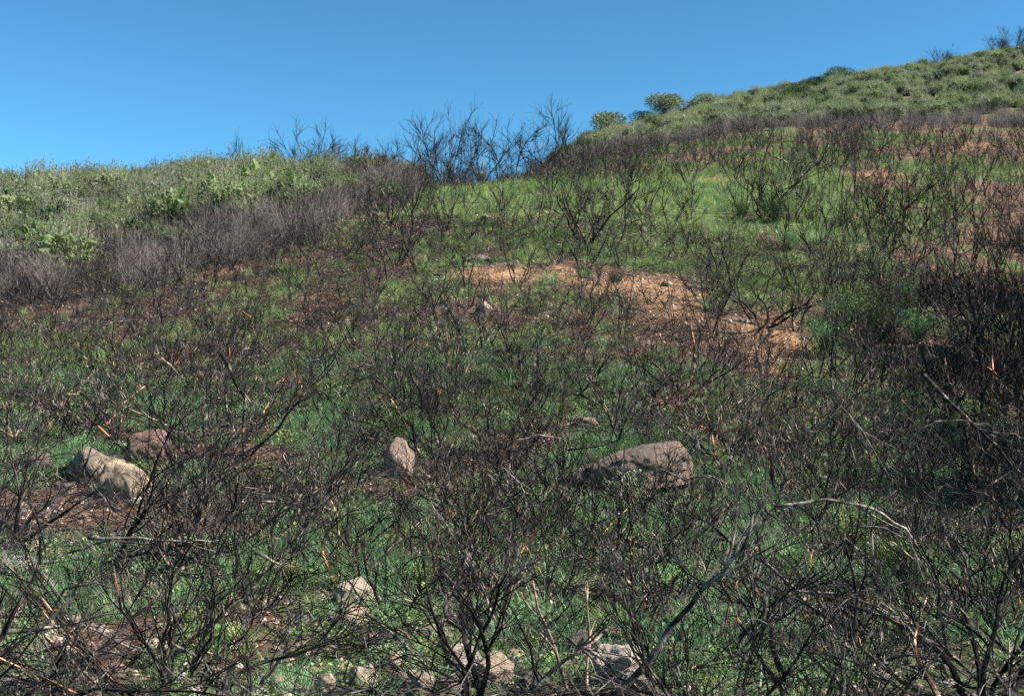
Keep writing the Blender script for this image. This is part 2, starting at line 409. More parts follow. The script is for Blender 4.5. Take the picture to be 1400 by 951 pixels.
def ground_cover():
    r = random.Random(3)
    ps = [proto('grass_clump', grass_proto(r, 34, .44, .12, L_GRASS)), proto('grass_clump', grass_proto(r, 22, .24, .13, L_GRASS)),
          proto('forb', spike_proto(r, 6, .46, .13, L_BLUE)), proto('forb', spike_proto(r, 5, .38, .12, L_GRASS)),
          proto('leaf_mat', mat_proto(r, 120, .24, .18, .034, L_EMER)), proto('leaf_mat', mat_proto(r, 110, .22, .24, .036, L_BLUE)),
          proto('leaf_mat', mat_proto(r, 110, .26, .16, .032, L_GRASS, L_YEL, 5)), proto('leaf_mat', mat_proto(r, 90, .40, .22, .085, L_EMER)),
          proto('leaf_mat', mat_proto(r, 80, .42, .25, .09, L_GRASS)), proto('grass_clump', grass_proto(r, 60, .48, .26, L_EMER))]
    P, Sz, I = [], [], []
    for n, y0, y1, near in ((42000, 10.5, 45, True), (52000, 45, 128, False)):
        x, y = fan_points(n, y0, y1); z = zones(x, y)
        keep = (nr.random_sample(n) < np.clip(z['green'] * 1.25 - .30, 0, 1)) & ~z['scrubL'] & ~z['scrubR'] & ~z['bandR']
        keep &= ~(z['bandL'] & (nr.random_sample(n) < .8))
        if near: keep &= ~((y < 24) & (fbm(x / .8, y / .8, 57) + .3 * z['n'] < .70))
        x, y, zz, g, px, py = x[keep], y[keep], z['z'][keep], z['green'][keep], z['px'][keep], z['py'][keep]
        m = len(x); t = nr.random_sample(m); clump = vnoise(x / 1.7, y / 1.7, 77)
        if near:
            lush = (py > 480) & (py < 700)
            idx = np.where(t < .28, 0, np.where(t < .42, 1, np.where(t < .62, 2, np.where(t < .84, 3, np.where(t < .89, 4, np.where(t < .93, 5, 6))))))
            idx = np.where((py > 690) & (nr.random_sample(m) < .8), np.where(t < .30, 0, np.where(t < .46, 1, np.where(t < .60, 2, np.where(t < .9, 3, 6)))), idx)
            idx = np.where((clump > .66) & (t < .4) & (py < 700), 5, np.where((clump < .3) & (t < .7), 0, idx))
            idx = np.where(lush & (nr.random_sample(m) < .45), np.where(t < .5, 4, 5), idx)
            s = nr.uniform(.4, 1.1, m) * np.where(nr.random_sample(m) < .35, .6, 1) * np.interp(y, [11, 12.5, 16], [.45, .55, 1])
            for (_, _, wp, hp, a, b, q) in ROCKPOS:            # nothing hides the faces of the boulders
                s = np.where((np.abs(x - a) < q * 1.15) & (y < b) & (y > b - q - .8), s * .32, s)
        else:
            idx = np.where(t < .42, 7, np.where(t < .6, 8, 9)); idx = np.where(clump < .25, 8, idx); s = nr.uniform(.6, 1.3, m)
        P.append(np.stack([x, y, zz], -1)); Sz.append(s); I.append(idx)
    scatter('grass', np.concatenate(P), np.concatenate(Sz), np.concatenate(I), ps, .12)

# ------------------------------------------------------------------ burnt shrubs
def grow(r, p, d, L, r0, r1, segs, wander, lift):
    """a wandering, tapering stick"""
    pts = [Vector(p)]; d = Vector(d).normalized(); rad = [r0]
    for i in range(segs):
        d = (d + rv(r) * wander + Vector((0, 0, lift))).normalized()
        pts.append(pts[-1] + d * L / segs); rad.append(r0 + (r1 - r0) * (i + 1) / segs)
    return pts, rad
def lerp_on(pts, f):
    k = f * (len(pts) - 1); i = min(int(k), len(pts) - 2); return pts[i].lerp(pts[i + 1], k - i), (pts[i + 1] - pts[i]).normalized()
def shrub_meshes(r, form, lod=0):
    """[(stem mesh)...], crown mesh. form: vase, arching, broom, forked, wiry"""
    cfg = dict(vase=(6, (12, 58), 1.85, .027, .28, .05, 5, 3), arching=(6, (30, 70), 2.0, .027, .30, -.01, 5, 3), broom=(14, (4, 32), 1.6, .010, .15, .03, 3, 3),
               forked=(3, (10, 38), 2.1, .030, .28, .06, 6, 4), wiry=(8, (15, 62), 1.5, .018, .38, .05, 5, 3), stubby=(5, (10, 45), 1.0, .02, .25, .03, 4, 2))[form]
    n, (a0, a1), Ht, rad, wan, lift, nb, nt = cfg
    stems = []; cr = MB(); sd = 5 if lod == 0 else 3
    az0 = r.uniform(0, 6.28)
    for i in range(n):
        az = az0 + i * 6.283 / n + r.gauss(0, .35); el = R(90 - r.uniform(a0, a1))
        L = Ht * r.uniform(.65, 1.12); q = r.uniform(.02, .10) if form != 'broom' else r.uniform(.0, .22)
        r0 = rad * r.uniform(.65, 1.25)
        pts, rr = grow(r, (math.cos(az) * q, math.sin(az) * q, -.08), unit(az, el), L, r0, r0 * .3, 9 if lod == 0 else 4, wan, lift)
        b = MB(); b.tube(pts, rr, sd); stems.append(b)
        for k in range(nb if lod == 0 else max(2, nb - 2)):
            f = r.uniform(.22, .95); p, d = lerp_on(pts, f)
            dd = (d + rv(r) * .75 + Vector((0, 0, .25))).normalized(); L2 = L * (.62 - .38 * f) * r.uniform(.7, 1.5)
            rb = max(r0 * (1 - .7 * f) * .6, .0065) * (1 if lod == 0 else 1.25)
            p2, r2 = grow(r, p, dd, L2, rb, rb * .45, 5 if lod == 0 else 3, .28, .05)
            cr.tube(p2, r2, 3)
            for t in range(r.choice((nt - 1, nt)) if lod == 0 else max(2, nt - 2)):
                f3 = r.uniform(.2, 1.0); p3, d3 = lerp_on(p2, f3)
                dd3 = (d3 + rv(r) * .7 + Vector((0, 0, .3))).normalized(); L3 = L2 * r.uniform(.3, .7)
                p4, r4 = grow(r, p3, dd3, L3, max(rb * .55, .0045), .003 if lod == 0 else .005, 3 if lod == 0 else 2, .26, .04)
                cr.tube(p4, r4, 3)
                if lod == 0 and r.random() < .3:
                    p5, d5 = lerp_on(p4, r.uniform(.3, .9))
                    p6, r6 = grow(r, p5, (d5 + rv(r) * .8), L3 * r.uniform(.4, .8), .0036, .0022, 2, .25, .04); cr.tube(p6, r6, 3)
    return stems, cr
FORMS = ['vase', 'arching', 'broom', 'forked', 'wiry', 'stubby']
FORMWORD = dict(vase='bushy', arching='arching', broom='broomlike', forked='forked', wiry='tangled', stubby='stubby', toppled='toppled')

# ------------------------------------------------------------------ boulders
from mathutils import noise as mn
import bmesh
def boulder_mesh(r, w_, d_, h_, rough=.16, planes=7, sub=4, name='boulder'):
    bm = bmesh.new(); bmesh.ops.create_icosphere(bm, subdivisions=sub, radius=1.0)
    cuts = [(unit(r.uniform(0, 6.28), R(r.uniform(-30, 80))), r.uniform(.62, .92)) for _ in range(planes)]
    o = Vector((r.uniform(0, 90), r.uniform(0, 90), r.uniform(0, 90)))
    for v in bm.verts:
        p = v.co.copy()
        for n_, c in cuts:
            e = p.dot(n_) - c
            if e > 0: p -= n_ * e * .96
        k = 1 + rough * (mn.noise(p * 1.3 + o) + .5 * mn.noise(p * 3.1 + o) + .25 * mn.noise(p * 7 + o))
        v.co = Vector((p.x * k * w_ / 2, p.y * k * d_ / 2, p.z * k * h_ / 2))
    me = bpy.data.meshes.new(name); bm.to_mesh(me); bm.free(); me.materials.append(M_ROCK)
    me.polygons.foreach_set('use_smooth', [True] * len(me.polygons)); return me
PINK, CREAM, GREYR, REDR, DARKR = (.27, .195, .165), (.40, .31, .235), (.21, .18, .16), (.22, .135, .11), (.13, .108, .10)
# centre px, centre row, width px, height px, colour, label, landmark words
ROCKS = [
 (126, 636, 66, 52, (.23, .19, .16), 'grey rounded boulder leaning against the cream boulder', 'grey rounded boulder'),
 (171, 657, 70, 56, (.42, .32, .23), 'cream sunlit boulder beside the grey rounded boulder', 'cream boulder'),
 (202, 609, 62, 42, REDR, 'reddish brown boulder lying behind the cream boulder', 'reddish boulder'),
 (50, 632, 44, 32, GREYR, 'low dull boulder standing alone left of the grey rounded boulder', 'low dull boulder'),
 (184, 686, 20, 14, (.6, .54, .47), 'small whitish stone at the foot of the cream boulder', None),
 (545, 630, 42, 52, PINK, 'pinkish upright boulder half hidden by twigs mid slope', 'pinkish upright boulder'),
 (862, 640, 178, 62, (.215, .16, .135), 'large flat topped slab boulder sloping up to its blunt end', 'large slab boulder'),
 (484, 810, 74, 46, (.40, .33, .275), 'broken boulder with a dark hollow side in the grass', 'broken boulder'),
 (478, 846, 62, 30, CREAM, 'pale low boulder directly below the broken boulder', None),
 (597, 868, 42, 22, CREAM, 'flat pale stone between grass tufts below the leaning twigs', 'flat pale stone'),
 (637, 905, 52, 38, (.46, .38, .31), 'steep sided tan boulder at the bottom edge, upper of two', 'steep tan boulder'),
 (674, 920, 54, 44, CREAM, 'rounded tan boulder at the bottom edge touching the steep one', 'rounded tan boulder'),
 (562, 940, 50, 26, CREAM, 'half buried pale boulder on the bottom edge', 'half buried pale boulder'),
 (497, 932, 38, 36, (.42, .36, .28), 'upright pale boulder on the bottom edge', 'upright pale boulder'),
 (846, 916, 78, 46, (.48, .41, .35), 'broad pale boulder under a fan of dead sticks', 'broad pale boulder'),
 (800, 885, 54, 34, DARKR, 'dark sooty boulder behind the broad pale boulder', 'dark sooty boulder'),
 (732, 944, 56, 24, DARKR, 'dark flat boulder on the bottom edge in shade', None),
 (838, 872, 26, 24, PINK, 'small pink stone beside the tall grass tuft', None),
 (662, 421, 27, 22, (.34, .26, .22), 'white faced boulder with a dark side below the orange soil', 'white faced boulder'),
 (652, 353, 34, 13, (.22, .17, .145), 'knobbly grey boulder above the orange soil ledge', 'knobbly grey boulder'),
 (667, 298, 22, 9, PINK, 'low flat stone in the green slope under the ridge', 'low flat stone'),
 (1308, 386, 20, 22, (.40, .27, .23), 'pink upright boulder in the shade of dark shrubs', 'pink upright boulder'),
 (570, 885, 22, 18, CREAM, 'knobbly cream stone below the flat pale stone', None),
 (92, 668, 22, 16, PINK, 'small pink stone on bare soil below the low dull boulder', None),
 (28, 690, 20, 14, CREAM, 'pale cobble on bare soil near the low dull boulder', None),
 (60, 702, 18, 14, PINK, 'pinkish cobble on the bare pink soil', None),
 (200, 802, 26, 18, CREAM, 'pale stone among the heap of fallen sticks', 'pale stone'),
 (232, 795, 18, 12, GREYR, 'grey cobble among the heap of fallen sticks', None),
 (30, 772, 66, 26, (.38, .35, .34), 'long low grey boulder beside fallen grey sticks', 'long low grey boulder'),
 (1065, 790, 20, 16, PINK, 'pink cobble below the pale arching branch', None),
 (1120, 893, 18, 26, (.4, .24, .16), 'small orange brown stone standing in the grass', None),
 (800, 578, 38, 18, PINK, 'pink flat boulder uphill of the large slab', None),
 (880, 315, 14, 10, (.48, .42, .38), 'small pale stone in the lush green patch', None),
 (765, 336, 18, 8, PINK, 'flat stone on the soil above the orange ledge', None),
 (912, 388, 16, 10, CREAM, 'pale cobble on the tan soil slope', None),
 (1130, 655, 18, 12, (.45, .35, .33), 'small pale cobble in deep shade under twigs', None),
 (410, 850, 24, 14, GREYR, 'small grey stone in the grass near the broken boulder', None),
 (30, 940, 46, 22, PINK, 'pink flat boulder on the bottom edge beside a pale stick', 'pink flat boulder'),
 (100, 850, 22, 14, CREAM, 'cream cobble beside a low grass clump', None),
 (706, 902, 30, 22, CREAM, 'small cream boulder right of the rounded tan boulder', None),
 (538, 906, 28, 20, (.44, .35, .27), 'small tan boulder left of the steep tan boulder', None),
 (885, 942, 40, 24, PINK, 'pink boulder on the bottom edge right of the broad pale boulder', None),
 (770, 918, 28, 20, GREYR, 'grey boulder between the rounded tan boulder and the broad pale boulder', None),
 (292, 928, 30, 18, CREAM, 'cream flat boulder near the bent brown stick', None),
 (962, 898, 24, 16, PINK, 'pink stone near the foot of the thick leaning branch', None),
 (445, 938, 34, 20, (.40, .33, .26), 'low tan boulder on the bottom edge left of the upright pale boulder', None),
 (612, 938, 30, 20, GREYR, 'grey boulder below the steep tan boulder on the bottom edge', None),
 (160, 918, 26, 16, PINK, 'pink stone under the arching grey branch at the corner', None),
 (1200, 930, 30, 18, GREYR, 'grey stone under the pale bowed stick on the bottom edge', None),
 (380, 935, 26, 16, PINK, 'pink cobble under arching stems on the bottom edge', None),
]
ROCKPOS = []
def rocks():
    r = random.Random(5)
    for i, (px, py, wp, hp, c, lab, lm) in enumerate(ROCKS):
        g = ground(px, min(py + hp * .42, 948)); d = g.y / math.cos(PITCH); w_, h_ = wp * d / F, hp * d / F
        big = lm is not None
        if py > 840: h_ *= 1.12; g.z += .02
        name = 'boulder' if wp > 27 else 'stone'
        if i == 6:
            me = boulder_mesh(r, w_ * 1.05, w_ * .75, h_ * 2.1, .12, 0, 6)
            for v in me.vertices:                                  # a slab that rises to one end, with a flat dipping top
                f = v.co.x / w_; top = h_ * float(np.interp(f, [-.55, -.5, -.2, .18, .38, .5], [-.15, -.02, .26, .55, .56, .3]))
                if v.co.z > top: v.co.z = top + (v.co.z - top) * .10
                q = Vector((v.co.x * 1.1, v.co.y * 1.1, v.co.z * 3.2)); lay = mn.noise(q * 1.6) + .6 * mn.noise(q * 4.1) + .35 * mn.noise(q * 9)
                v.co.z += .07 * lay; v.co.y += .10 * lay
                if v.co.z < -h_ * .3: v.co.z = -h_ * .3
        else:
            me = boulder_mesh(r, w_ * 1.08, w_ * r.uniform(.85, 1.1), h_ * 1.35, .2 if big else .16, 4 if i in (0, 1, 2, 5) else 15, 5 if wp > 45 else (4 if wp > 27 else 3))
        o = link(name, me, None, (g.x, g.y + w_ * .25, g.z + h_ * .33)); o.rotation_euler = (r.gauss(0, .1), r.gauss(0, .12), 0 if i == 6 else r.uniform(0, 6.28))
        if i == 6: o.rotation_euler = (R(6), R(-4), R(-8))
        o.color = (*c, 1); tag(o, lab, 'rock' if wp > 27 else 'stone', 'boulders on the burnt slope' if wp > 27 else 'loose stones on the slope')
        ROCKPOS.append((px, py, wp, hp, g.x, g.y + w_ * .25, w_ / 2))
rocks()
ground_cover()

# landmarks that shrub and branch labels refer to: px, row, words
LAND = [(a[0], a[1] + a[3] * .4, 'the ' + a[6]) for a in ROCKS if a[6]] + [
 (690, 385, 'the orange soil ledge'), (1055, 490, 'the bare tan bank'), (890, 395, 'the tan soil slope'), (150, 700, 'the bare pink soil'), (1060, 300, 'the big green based shrub'),
 (930, 330, 'the lush green patch'), (1190, 450, 'the leafy dark green shrub'), (1270, 625, 'the pale leafy bush'), (845, 850, 'the tall grass tuft'), (240, 750, 'the heap of fallen sticks'),
 (1330, 530, 'the deep shade'), (1190, 690, 'the pale arching branch'), (960, 800, 'the thick leaning branch'), (200, 400, 'the ash grey brush'), (480, 330, 'the end of the grey brush'), (1250, 330, 'the black thicket'),
 (250, 480, 'the pale peeled stub'), (1345, 660, 'the forked grey branch'), (545, 490, 'the red peeled stems'), (1110, 880, 'the black twin stem'), (340, 600, 'the charred post')]
ORD = 'leftmost,second,third,fourth,fifth,sixth,seventh,eighth,ninth,tenth,eleventh,twelfth,thirteenth,fourteenth,fifteenth,sixteenth,seventeenth,eighteenth,nineteenth,twentieth'.split(',')
def relation(px, py):
    k = min(range(len(LAND)), key=lambda i: (LAND[i][0] - px) ** 2 + 2.2 * (LAND[i][1] - py) ** 2)
    lx, ly, nm = LAND[k]; dx, dy = px - lx, py - ly; d = math.hypot(dx, 1.5 * dy)
    if d < 26: return 'beside ' + nm
    if abs(dx) > 1.3 * abs(dy): rel = 'left of ' if dx < 0 else 'right of '
    else: rel = 'uphill of ' if dy < 0 else 'downhill of '
    return ('just ' if d < 85 else '' if d < 160 else 'well ') + rel + nm
def give_labels(items):
    """items: (object, px, row, lead words); alike labels get their order from the left"""
    by = {}
    for it in items: by.setdefault(it[3] + ' ' + relation(it[1], it[2]), []).append(it)
    for lab, L in by.items():
        L.sort(key=lambda t: t[1])
        for k, it in enumerate(L):
            o = it[0]
            if len(L) == 1: o['label'] = lab
            elif len(L) == 2: o['label'] = lab + (', leftmost' if k == 0 else ', rightmost')
            else: o['label'] = lab + ', ' + (ORD[min(k, 19)] + (' from left' if k else ''))

# ------------------------------------------------------------------ the burnt shrubs one by one
TONES = {'black': (.55, .52, .52), 'charcoal': (1.0, .97, .95), 'greyish': (1.9, 1.75, 1.65), 'brownish': (1.7, 1.25, 1.05)}
# px, row of the base, height in metres, form, tone, label: shrubs that stand out on the slope
HERO = [
 (1050, 300, 3.3, 'wiry', 'black', 'big dark shrub sprouting green from its base on the upper slope'),
 (1085, 304, 2.9, 'vase', 'black', 'dense dark shrub grown into the big green based shrub'),
 (1215, 318, 3.4, 'wiry', 'black', 'black thicket shrub under the upper bare soil'),
 (1250, 322, 3.0, 'vase', 'black', 'black thicket shrub with upright twigs beside its twin'),
 (832, 350, 2.9, 'forked', 'charcoal', 'tall dark trunked shrub with green base on the soil slope'),
 (893, 342, 2.2, 'forked', 'brownish', 'crooked forked stump with hanging scorched twigs in the lush patch'),
 (803, 335, 2.6, 'vase', 'black', 'black fan shaped shrub at the edge of the lush patch'),
 (918, 308, 2.3, 'forked', 'black', 'three armed black shrub above the lush green patch'),
 (845, 262, 2.6, 'forked', 'brownish', 'reddish peeled shrub below the ridge line'),
 (890, 255, 2.4, 'forked', 'brownish', 'red peeled arching shrub below the ridge, further along'),
 (1120, 250, 2.4, 'forked', 'charcoal', 'upright burnt shrub with pale bent limb near the bare strip'),
 (560, 320, 2.3, 'vase', 'greyish', 'bare grey shrub just below the ridge gap'),
 (1090, 400, 2.2, 'arching', 'black', 'black arching shrub leaning over the green patch'),
 (960, 415, 1.7, 'vase', 'charcoal', 'green footed shrub beside the tan soil'),
 (1040, 445, 2.6, 'arching', 'black', 'twisted black shrub leaning across the bare tan bank'),
 (845, 452, 1.4, 'broom', 'greyish', 'low grey broom shrub on the soil slope'),
 (628, 520, 2.0, 'broom', 'greyish', 'ash grey broom shrub with fine upright twigs mid slope'),
 (935, 540, 2.1, 'vase', 'brownish', 'shrub with bright orange peeled stems before the tan bank'),
 (520, 505, 2.0, 'vase', 'brownish', 'shrub with red peeled stems in the middle of the slope'),
 (332, 630, 2.6, 'forked', 'charcoal', 'charred upright post shrub with sooty trunk'),
 (1290, 560, 2.8, 'vase', 'black', 'tall black shrub standing in the deep shade'),
 (795, 712, 1.5, 'wiry', 'charcoal', 'tangled shrub in front of the low end of the large slab boulder'),
 (1370, 600, 3.2, 'wiry', 'black', 'dense black shrub on the edge of the deep shade'),
 (1345, 470, 3.0, 'wiry', 'black', 'dense black shrub behind the deep shade'),
 (1395, 520, 3.2, 'vase', 'black', 'tall black shrub cut by the edge of the view'),
 (1100, 985, 1.9, 'forked', 'black', 'black twin stemmed shrub rising from the bottom edge'),
 (650, 990, 1.45, 'vase', 'black', 'black forked shrub rising from the bottom edge beside tan boulders'),
 (1340, 975, 1.7, 'vase', 'black', 'black shrub in the bottom corner with upright stems'),
]
def burnt_shrubs():
    r = random.Random(17); lib = {}
    for f in FORMS:
        lib[f] = []
        for v in range(6 if f != 'stubby' else 4):
            st, cr = shrub_meshes(r, f); zs = sorted(q.z for b in st for q in b.v)
            hgt = zs[int(len(zs) * .985)]
            lib[f].append(([b.mesh('stem', [M_STEM]) for b in st], cr.mesh('crown', [M_TWIG]), hgt))
    roots = {}
    def make(form, v):
        if (form, v) not in roots:
            st, cr, hgt = lib[form][v]; t = empty('burnt_shrub', (0, 0, 0))
            for m in st: link('stem', m, t)
            link('crown', cr, t); roots[(form, v)] = t; return t
        return copy_tree(roots[(form, v)])
    items = []
    def place(x, y, z, h, form, tone, label=None, px=0, py=0):
        v = r.randrange(len(lib[form])); t = make(form, v); s = h / lib[form][v][2]
        t.location = (x, y, z - .02); t.rotation_euler = (r.gauss(0, .07 if label else .19), r.gauss(0, .07 if label else .19), r.uniform(0, 6.28)); q = r.uniform(.85, 1.35); t.scale = (s * q, s * q * r.uniform(.85, 1.1), s)
        for c in t.children:
            k = r.uniform(.75, 1.3); c.color = (TONES[tone][0] * k, TONES[tone][1] * k, TONES[tone][2] * k, 1)
            if c.name.startswith('stem') and r.random() < (.4 if tone == 'brownish' else .10): c.color = r.choice(((6.0, 3.2, 1.9, 1), (3.4, 2.1, 1.5, 1), (3.0, 2.7, 2.5, 1)))
        if not label and r.random() < .09 and 60 < px < 1340: t.rotation_euler.x = r.choice((-1, 1)) * r.uniform(.8, 1.25); form = 'toppled'; t.location.z += .1
        for key in ('label', 'group', 'category'):
            if key in t: del t[key]
        tag(t, label, 'burnt shrub', 'burnt shrubs on the slope')
        if not label:
            hw = 'low' if h < 1.1 else 'midsize' if h < 1.5 else 'tall'
            items.append((t, px, py, hw + ' ' + tone + ' ' + FORMWORD[form] + ' shrub'))
    hero_xy = []
    for px, py, h, form, tone, lab in HERO:
        g = ground(px, py) if py < 951 else at(px, py, 13.2)
        if py >= 951: g.z = H(g.x, g.y)
        hero_xy.append((g.x, g.y)); place(g.x, g.y, g.z, h, form, tone, lab)
    # the others: places spread with a minimum gap
    n = 14000; y = np.sqrt(nr.uniform(11.2 ** 2, 128 ** 2, n)); u = nr.uniform(-.47, .47, n); x = y * u; z = zones(x, y)
    px, py = z['px'], z['py']
    dens = np.interp(y, [11, 20, 45, 60, 100], [.72, .76, .68, .55, .55])
    dens = dens * np.where((px > 600) & (py < 420) & (py > 250) & (px < 1130), .38, 1) * np.where((px > 1120) & (py > 390) & (py < 660), 2.0, 1) * np.where((px > 900) & (py < 330), .42, 1) * np.where((y > 78) & (px > 380) & (px < 900), .5, 1) * (1 - .93 * np.clip(z['bare'] * 1.3, 0, 1) * (y > 40))
    dens = dens * np.where((py < 520) & (px < 520), 1.25, 1) * 14 / 14
    dens = dens * (.45 + 1.1 * fbm(x / 3.0, y / 3.0, 91))
    ok = (nr.random_sample(n) < dens) & ~z['scrubL'] & ~z['scrubR'] & ~z['bandR']
    cell = {}; chosen = []
    for i in np.nonzero(ok)[0]:
        gap = .8 if px[i] > 1120 and 28 < y[i] < 62 else .9 if y[i] < 45 else 1.05
        if any(math.hypot(x[i] - a, y[i] - b) < q + .3 for (_, _, _, _, a, b, q) in ROCKPOS): continue
        hid = False
        for (rx, ry, wp, hp, a, b, q) in ROCKPOS:                    # the photograph shows the boulders: no thicket in front of them
            if wp > 35 and abs(px[i] - rx) < wp * .5 + 16 and 0 < py[i] - ry < 130 and r.random() < (.35 if wp > 100 or rx == 545 else .92): hid = True; break
        if hid or any(math.hypot(x[i] - a, y[i] - b) < .9 for a, b in hero_xy): continue
        k = (int(x[i] // 1.3), int(y[i] // 1.3)); near = False
        for a in (-1, 0, 1):
            for b in (-1, 0, 1):
                for j in cell.get((k[0] + a, k[1] + b), ()):
                    if math.hypot(x[i] - x[j], y[i] - y[j]) < gap: near = True
        if near: continue
        cell.setdefault(k, []).append(i); chosen.append(i)
    chosen.sort(key=lambda i: y[i])
    vis = [i for i in chosen if -40 < px[i] < 1440][:300 - len(HERO)]
    vset = set(vis)
    for i in vis:
        f = r.choices(FORMS, [3.0, 3, 2.0, 1.8, 3.0, 3.2])[0]
        if py[i] > 690 and f == 'forked' and r.random() < .4: f = 'wiry'
        tone = r.choices(list(TONES), [4, 4, 3, 1.2])[0]
        h = r.uniform(.8, 1.85) if f != 'stubby' else r.uniform(.6, 1.05)
        if py[i] > 800: h *= .85
        place(x[i], y[i], z['z'][i], h, f, tone, None, float(px[i]), float(py[i]))
    give_labels(items)
    rest = [i for i in chosen if i not in vset]
    ps = []
    for f in ('vase', 'wiry', 'broom', 'arching', 'forked', 'vase', 'wiry'):
        st, cr = shrub_meshes(r, f, 1); b = MB()
        for s_ in st + [cr]:
            k = len(b.v); b.v += s_.v; b.f += [tuple(q + k for q in fc) for fc in s_.f]; b.m += s_.m
        ps.append(proto('burnt_shrub_far', b.mesh('burnt_shrub_far', [M_FAR])))
    rest = np.array(rest); m = len(rest)
    scatter('burnt_undergrowth', np.stack([x[rest], y[rest], z['z'][rest]], -1), nr.uniform(.65, 1.25, m) * np.interp(y[rest], [40, 90], [.95, 1.15]) * np.where(px[rest] > 1100, 1.2, 1), nr.randint(0, len(ps), m), ps, .08)
    # scorched brush along the edge of the fire: fine dead twigs
    def plume(r, n, h, mat):
        b = MB()
        for _ in range(n):
            a = r.uniform(0, 6.28); q = r.random() ** .5 * .55; el = R(r.uniform(50, 88))
            pts, rr = grow(r, (math.cos(a) * q * .5, math.sin(a) * q * .5, -.05), unit(a, el), h * r.uniform(.55, 1.1), .009, .003, 3, .14, .05); b.tube(pts, rr, 3)
            for _k in range(7):
                p, d = lerp_on(pts, r.uniform(.3, 1)); p2, r2 = grow(r, p, (d + rv(r) * .6), h * r.uniform(.12, .34), .004, .002, 2, .2, .05); b.tube(p2, r2, 3)
        return b.mesh('scorched_brush', [mat])
    pa = [proto('scorched_brush', plume(r, 34, 1.9, M_ASH)) for _ in range(3)] + [proto('scorched_brush', plume(r, 30, 1.7, M_SCORCH)) for _ in range(2)]
    n = 9000; yy = np.sqrt(nr.uniform(46 ** 2, 112 ** 2, n)); xx = yy * nr.uniform(-.5, -.02, n); zz = zones(xx, yy)
    ok = ((zz['bandL'] & (nr.random_sample(n) < .30 * (vnoise(xx / 4, yy / 4, 15) > .33))) | (zz['scrubL'] & (nr.random_sample(n) < .035 + .11 * (zz['py'] > np.interp(zz['px'], [0, 250, 450, 560], [335, 300, 262, 235]))))); m = ok.sum()
    low = (zz['py'][ok] > np.interp(zz['px'][ok], [0, 200, 400, 570], [410, 370, 320, 250]))
    ix = np.where(nr.random_sample(m) < np.where(low, .5, .12), nr.randint(3, 5, m), nr.randint(0, 3, m))
    scatter('scorched_undergrowth', np.stack([xx[ok], yy[ok], zz['z'][ok]], -1), nr.uniform(.45, 1.2, m), ix, pa, .16)
    n = 9000; yy = np.sqrt(nr.uniform(112 ** 2, 170 ** 2, n)); xx = yy * nr.uniform(-.03, .48, n); zz = zones(xx, yy)
    ok = zz['bandR'] & (nr.random_sample(n) < .36); m = ok.sum()
    hi = yy[ok] > np.interp(zz['px'][ok], [560, 920, 1400], [140, 138, 148])
    ix = np.where(nr.random_sample(m) < np.where(hi, .12, .0), nr.randint(0, 3, m), nr.randint(3, 5, m))
    scatter('scorched_vegetation', np.stack([xx[ok], yy[ok], zz['z'][ok]], -1), nr.uniform(.45, .85, m), ix, pa, .14)
burnt_shrubs()

# ------------------------------------------------------------------ unburned scrub on both hill shoulders
def scrub_proto(r, n, h, wd, mat, L=.11, twig=True):
    """a feathery bush: many leafy shoots"""
    b = MB()
    for _ in range(n):
        a = r.uniform(0, 6.28); q = r.random() ** .5 * wd; hh = h * (1 - .45 * (q / wd) ** 2) * r.uniform(.7, 1.1)
        base = Vector((math.cos(a) * q * .75, math.sin(a) * q * .75, hh * .25)); top = Vector((math.cos(a) * q * 1.1 + r.gauss(0, .06), math.sin(a) * q * 1.1 + r.gauss(0, .06), hh))
        k = 13
        for i in range(k):
            p = base.lerp(top, (i + r.random()) / k) + rv(r) * .07; az = r.uniform(0, 6.28); d = (unit(az, R(r.uniform(-10, 60))) + (top - base).normalized() * .4).normalized()
            b.leaf(p, d, unit(az + 1.57, 0), L * r.uniform(.6, 1.3), L * .42)
        if twig: b.tube([base * .1, base, top], [.012, .007, .003], 3, 1)
    c0 = len(b.v); bm = bmesh.new(); bmesh.ops.create_icosphere(bm, subdivisions=4, radius=1); o = Vector((r.uniform(0, 50), 0, 0))
    for v in bm.verts:
        k = .62 + .4 * mn.noise(v.co * 1.7 + o) + .35 * mn.noise(v.co * 5 + o) + .3 * mn.noise(v.co * 12 + o); b.v.append(Vector((v.co.x * wd * k, v.co.y * wd * k, h * .36 + v.co.z * h * .46 * k)))
    for f in bm.faces: b.f.append(tuple(c0 + v.index for v in f.verts)); b.m.append(0)
    bm.free()
    return b.mesh('scrub_bush', [mat, M_ASH])
def tree_crown(r, n, rx, ry, rz, L, mat, lobes=9):
    b = MB(); lb = []
    for _ in range(lobes):
        d = unit(r.uniform(0, 6.28), R(r.uniform(-25, 85))); lb.append((Vector((d.x * rx * .6, d.y * ry * .6, d.z * rz * .55)), r.uniform(.36, .58)))
    for _ in range(n):
        c, s = r.choice(lb); d = rv(r); q = r.random() ** .3
        p = c + Vector((d.x * rx, d.y * ry, d.z * rz)) * s * q
        ld = (d + rv(r) * .8 + Vector((0, 0, .3))).normalized(); sd = ld.cross(rv(r))
        if sd.length < .1: continue
        b.leaf(p, ld, sd.normalized(), L * r.uniform(.6, 1.3), L * r.uniform(.45, .7))
    return b.mesh('crown', [mat]), lb
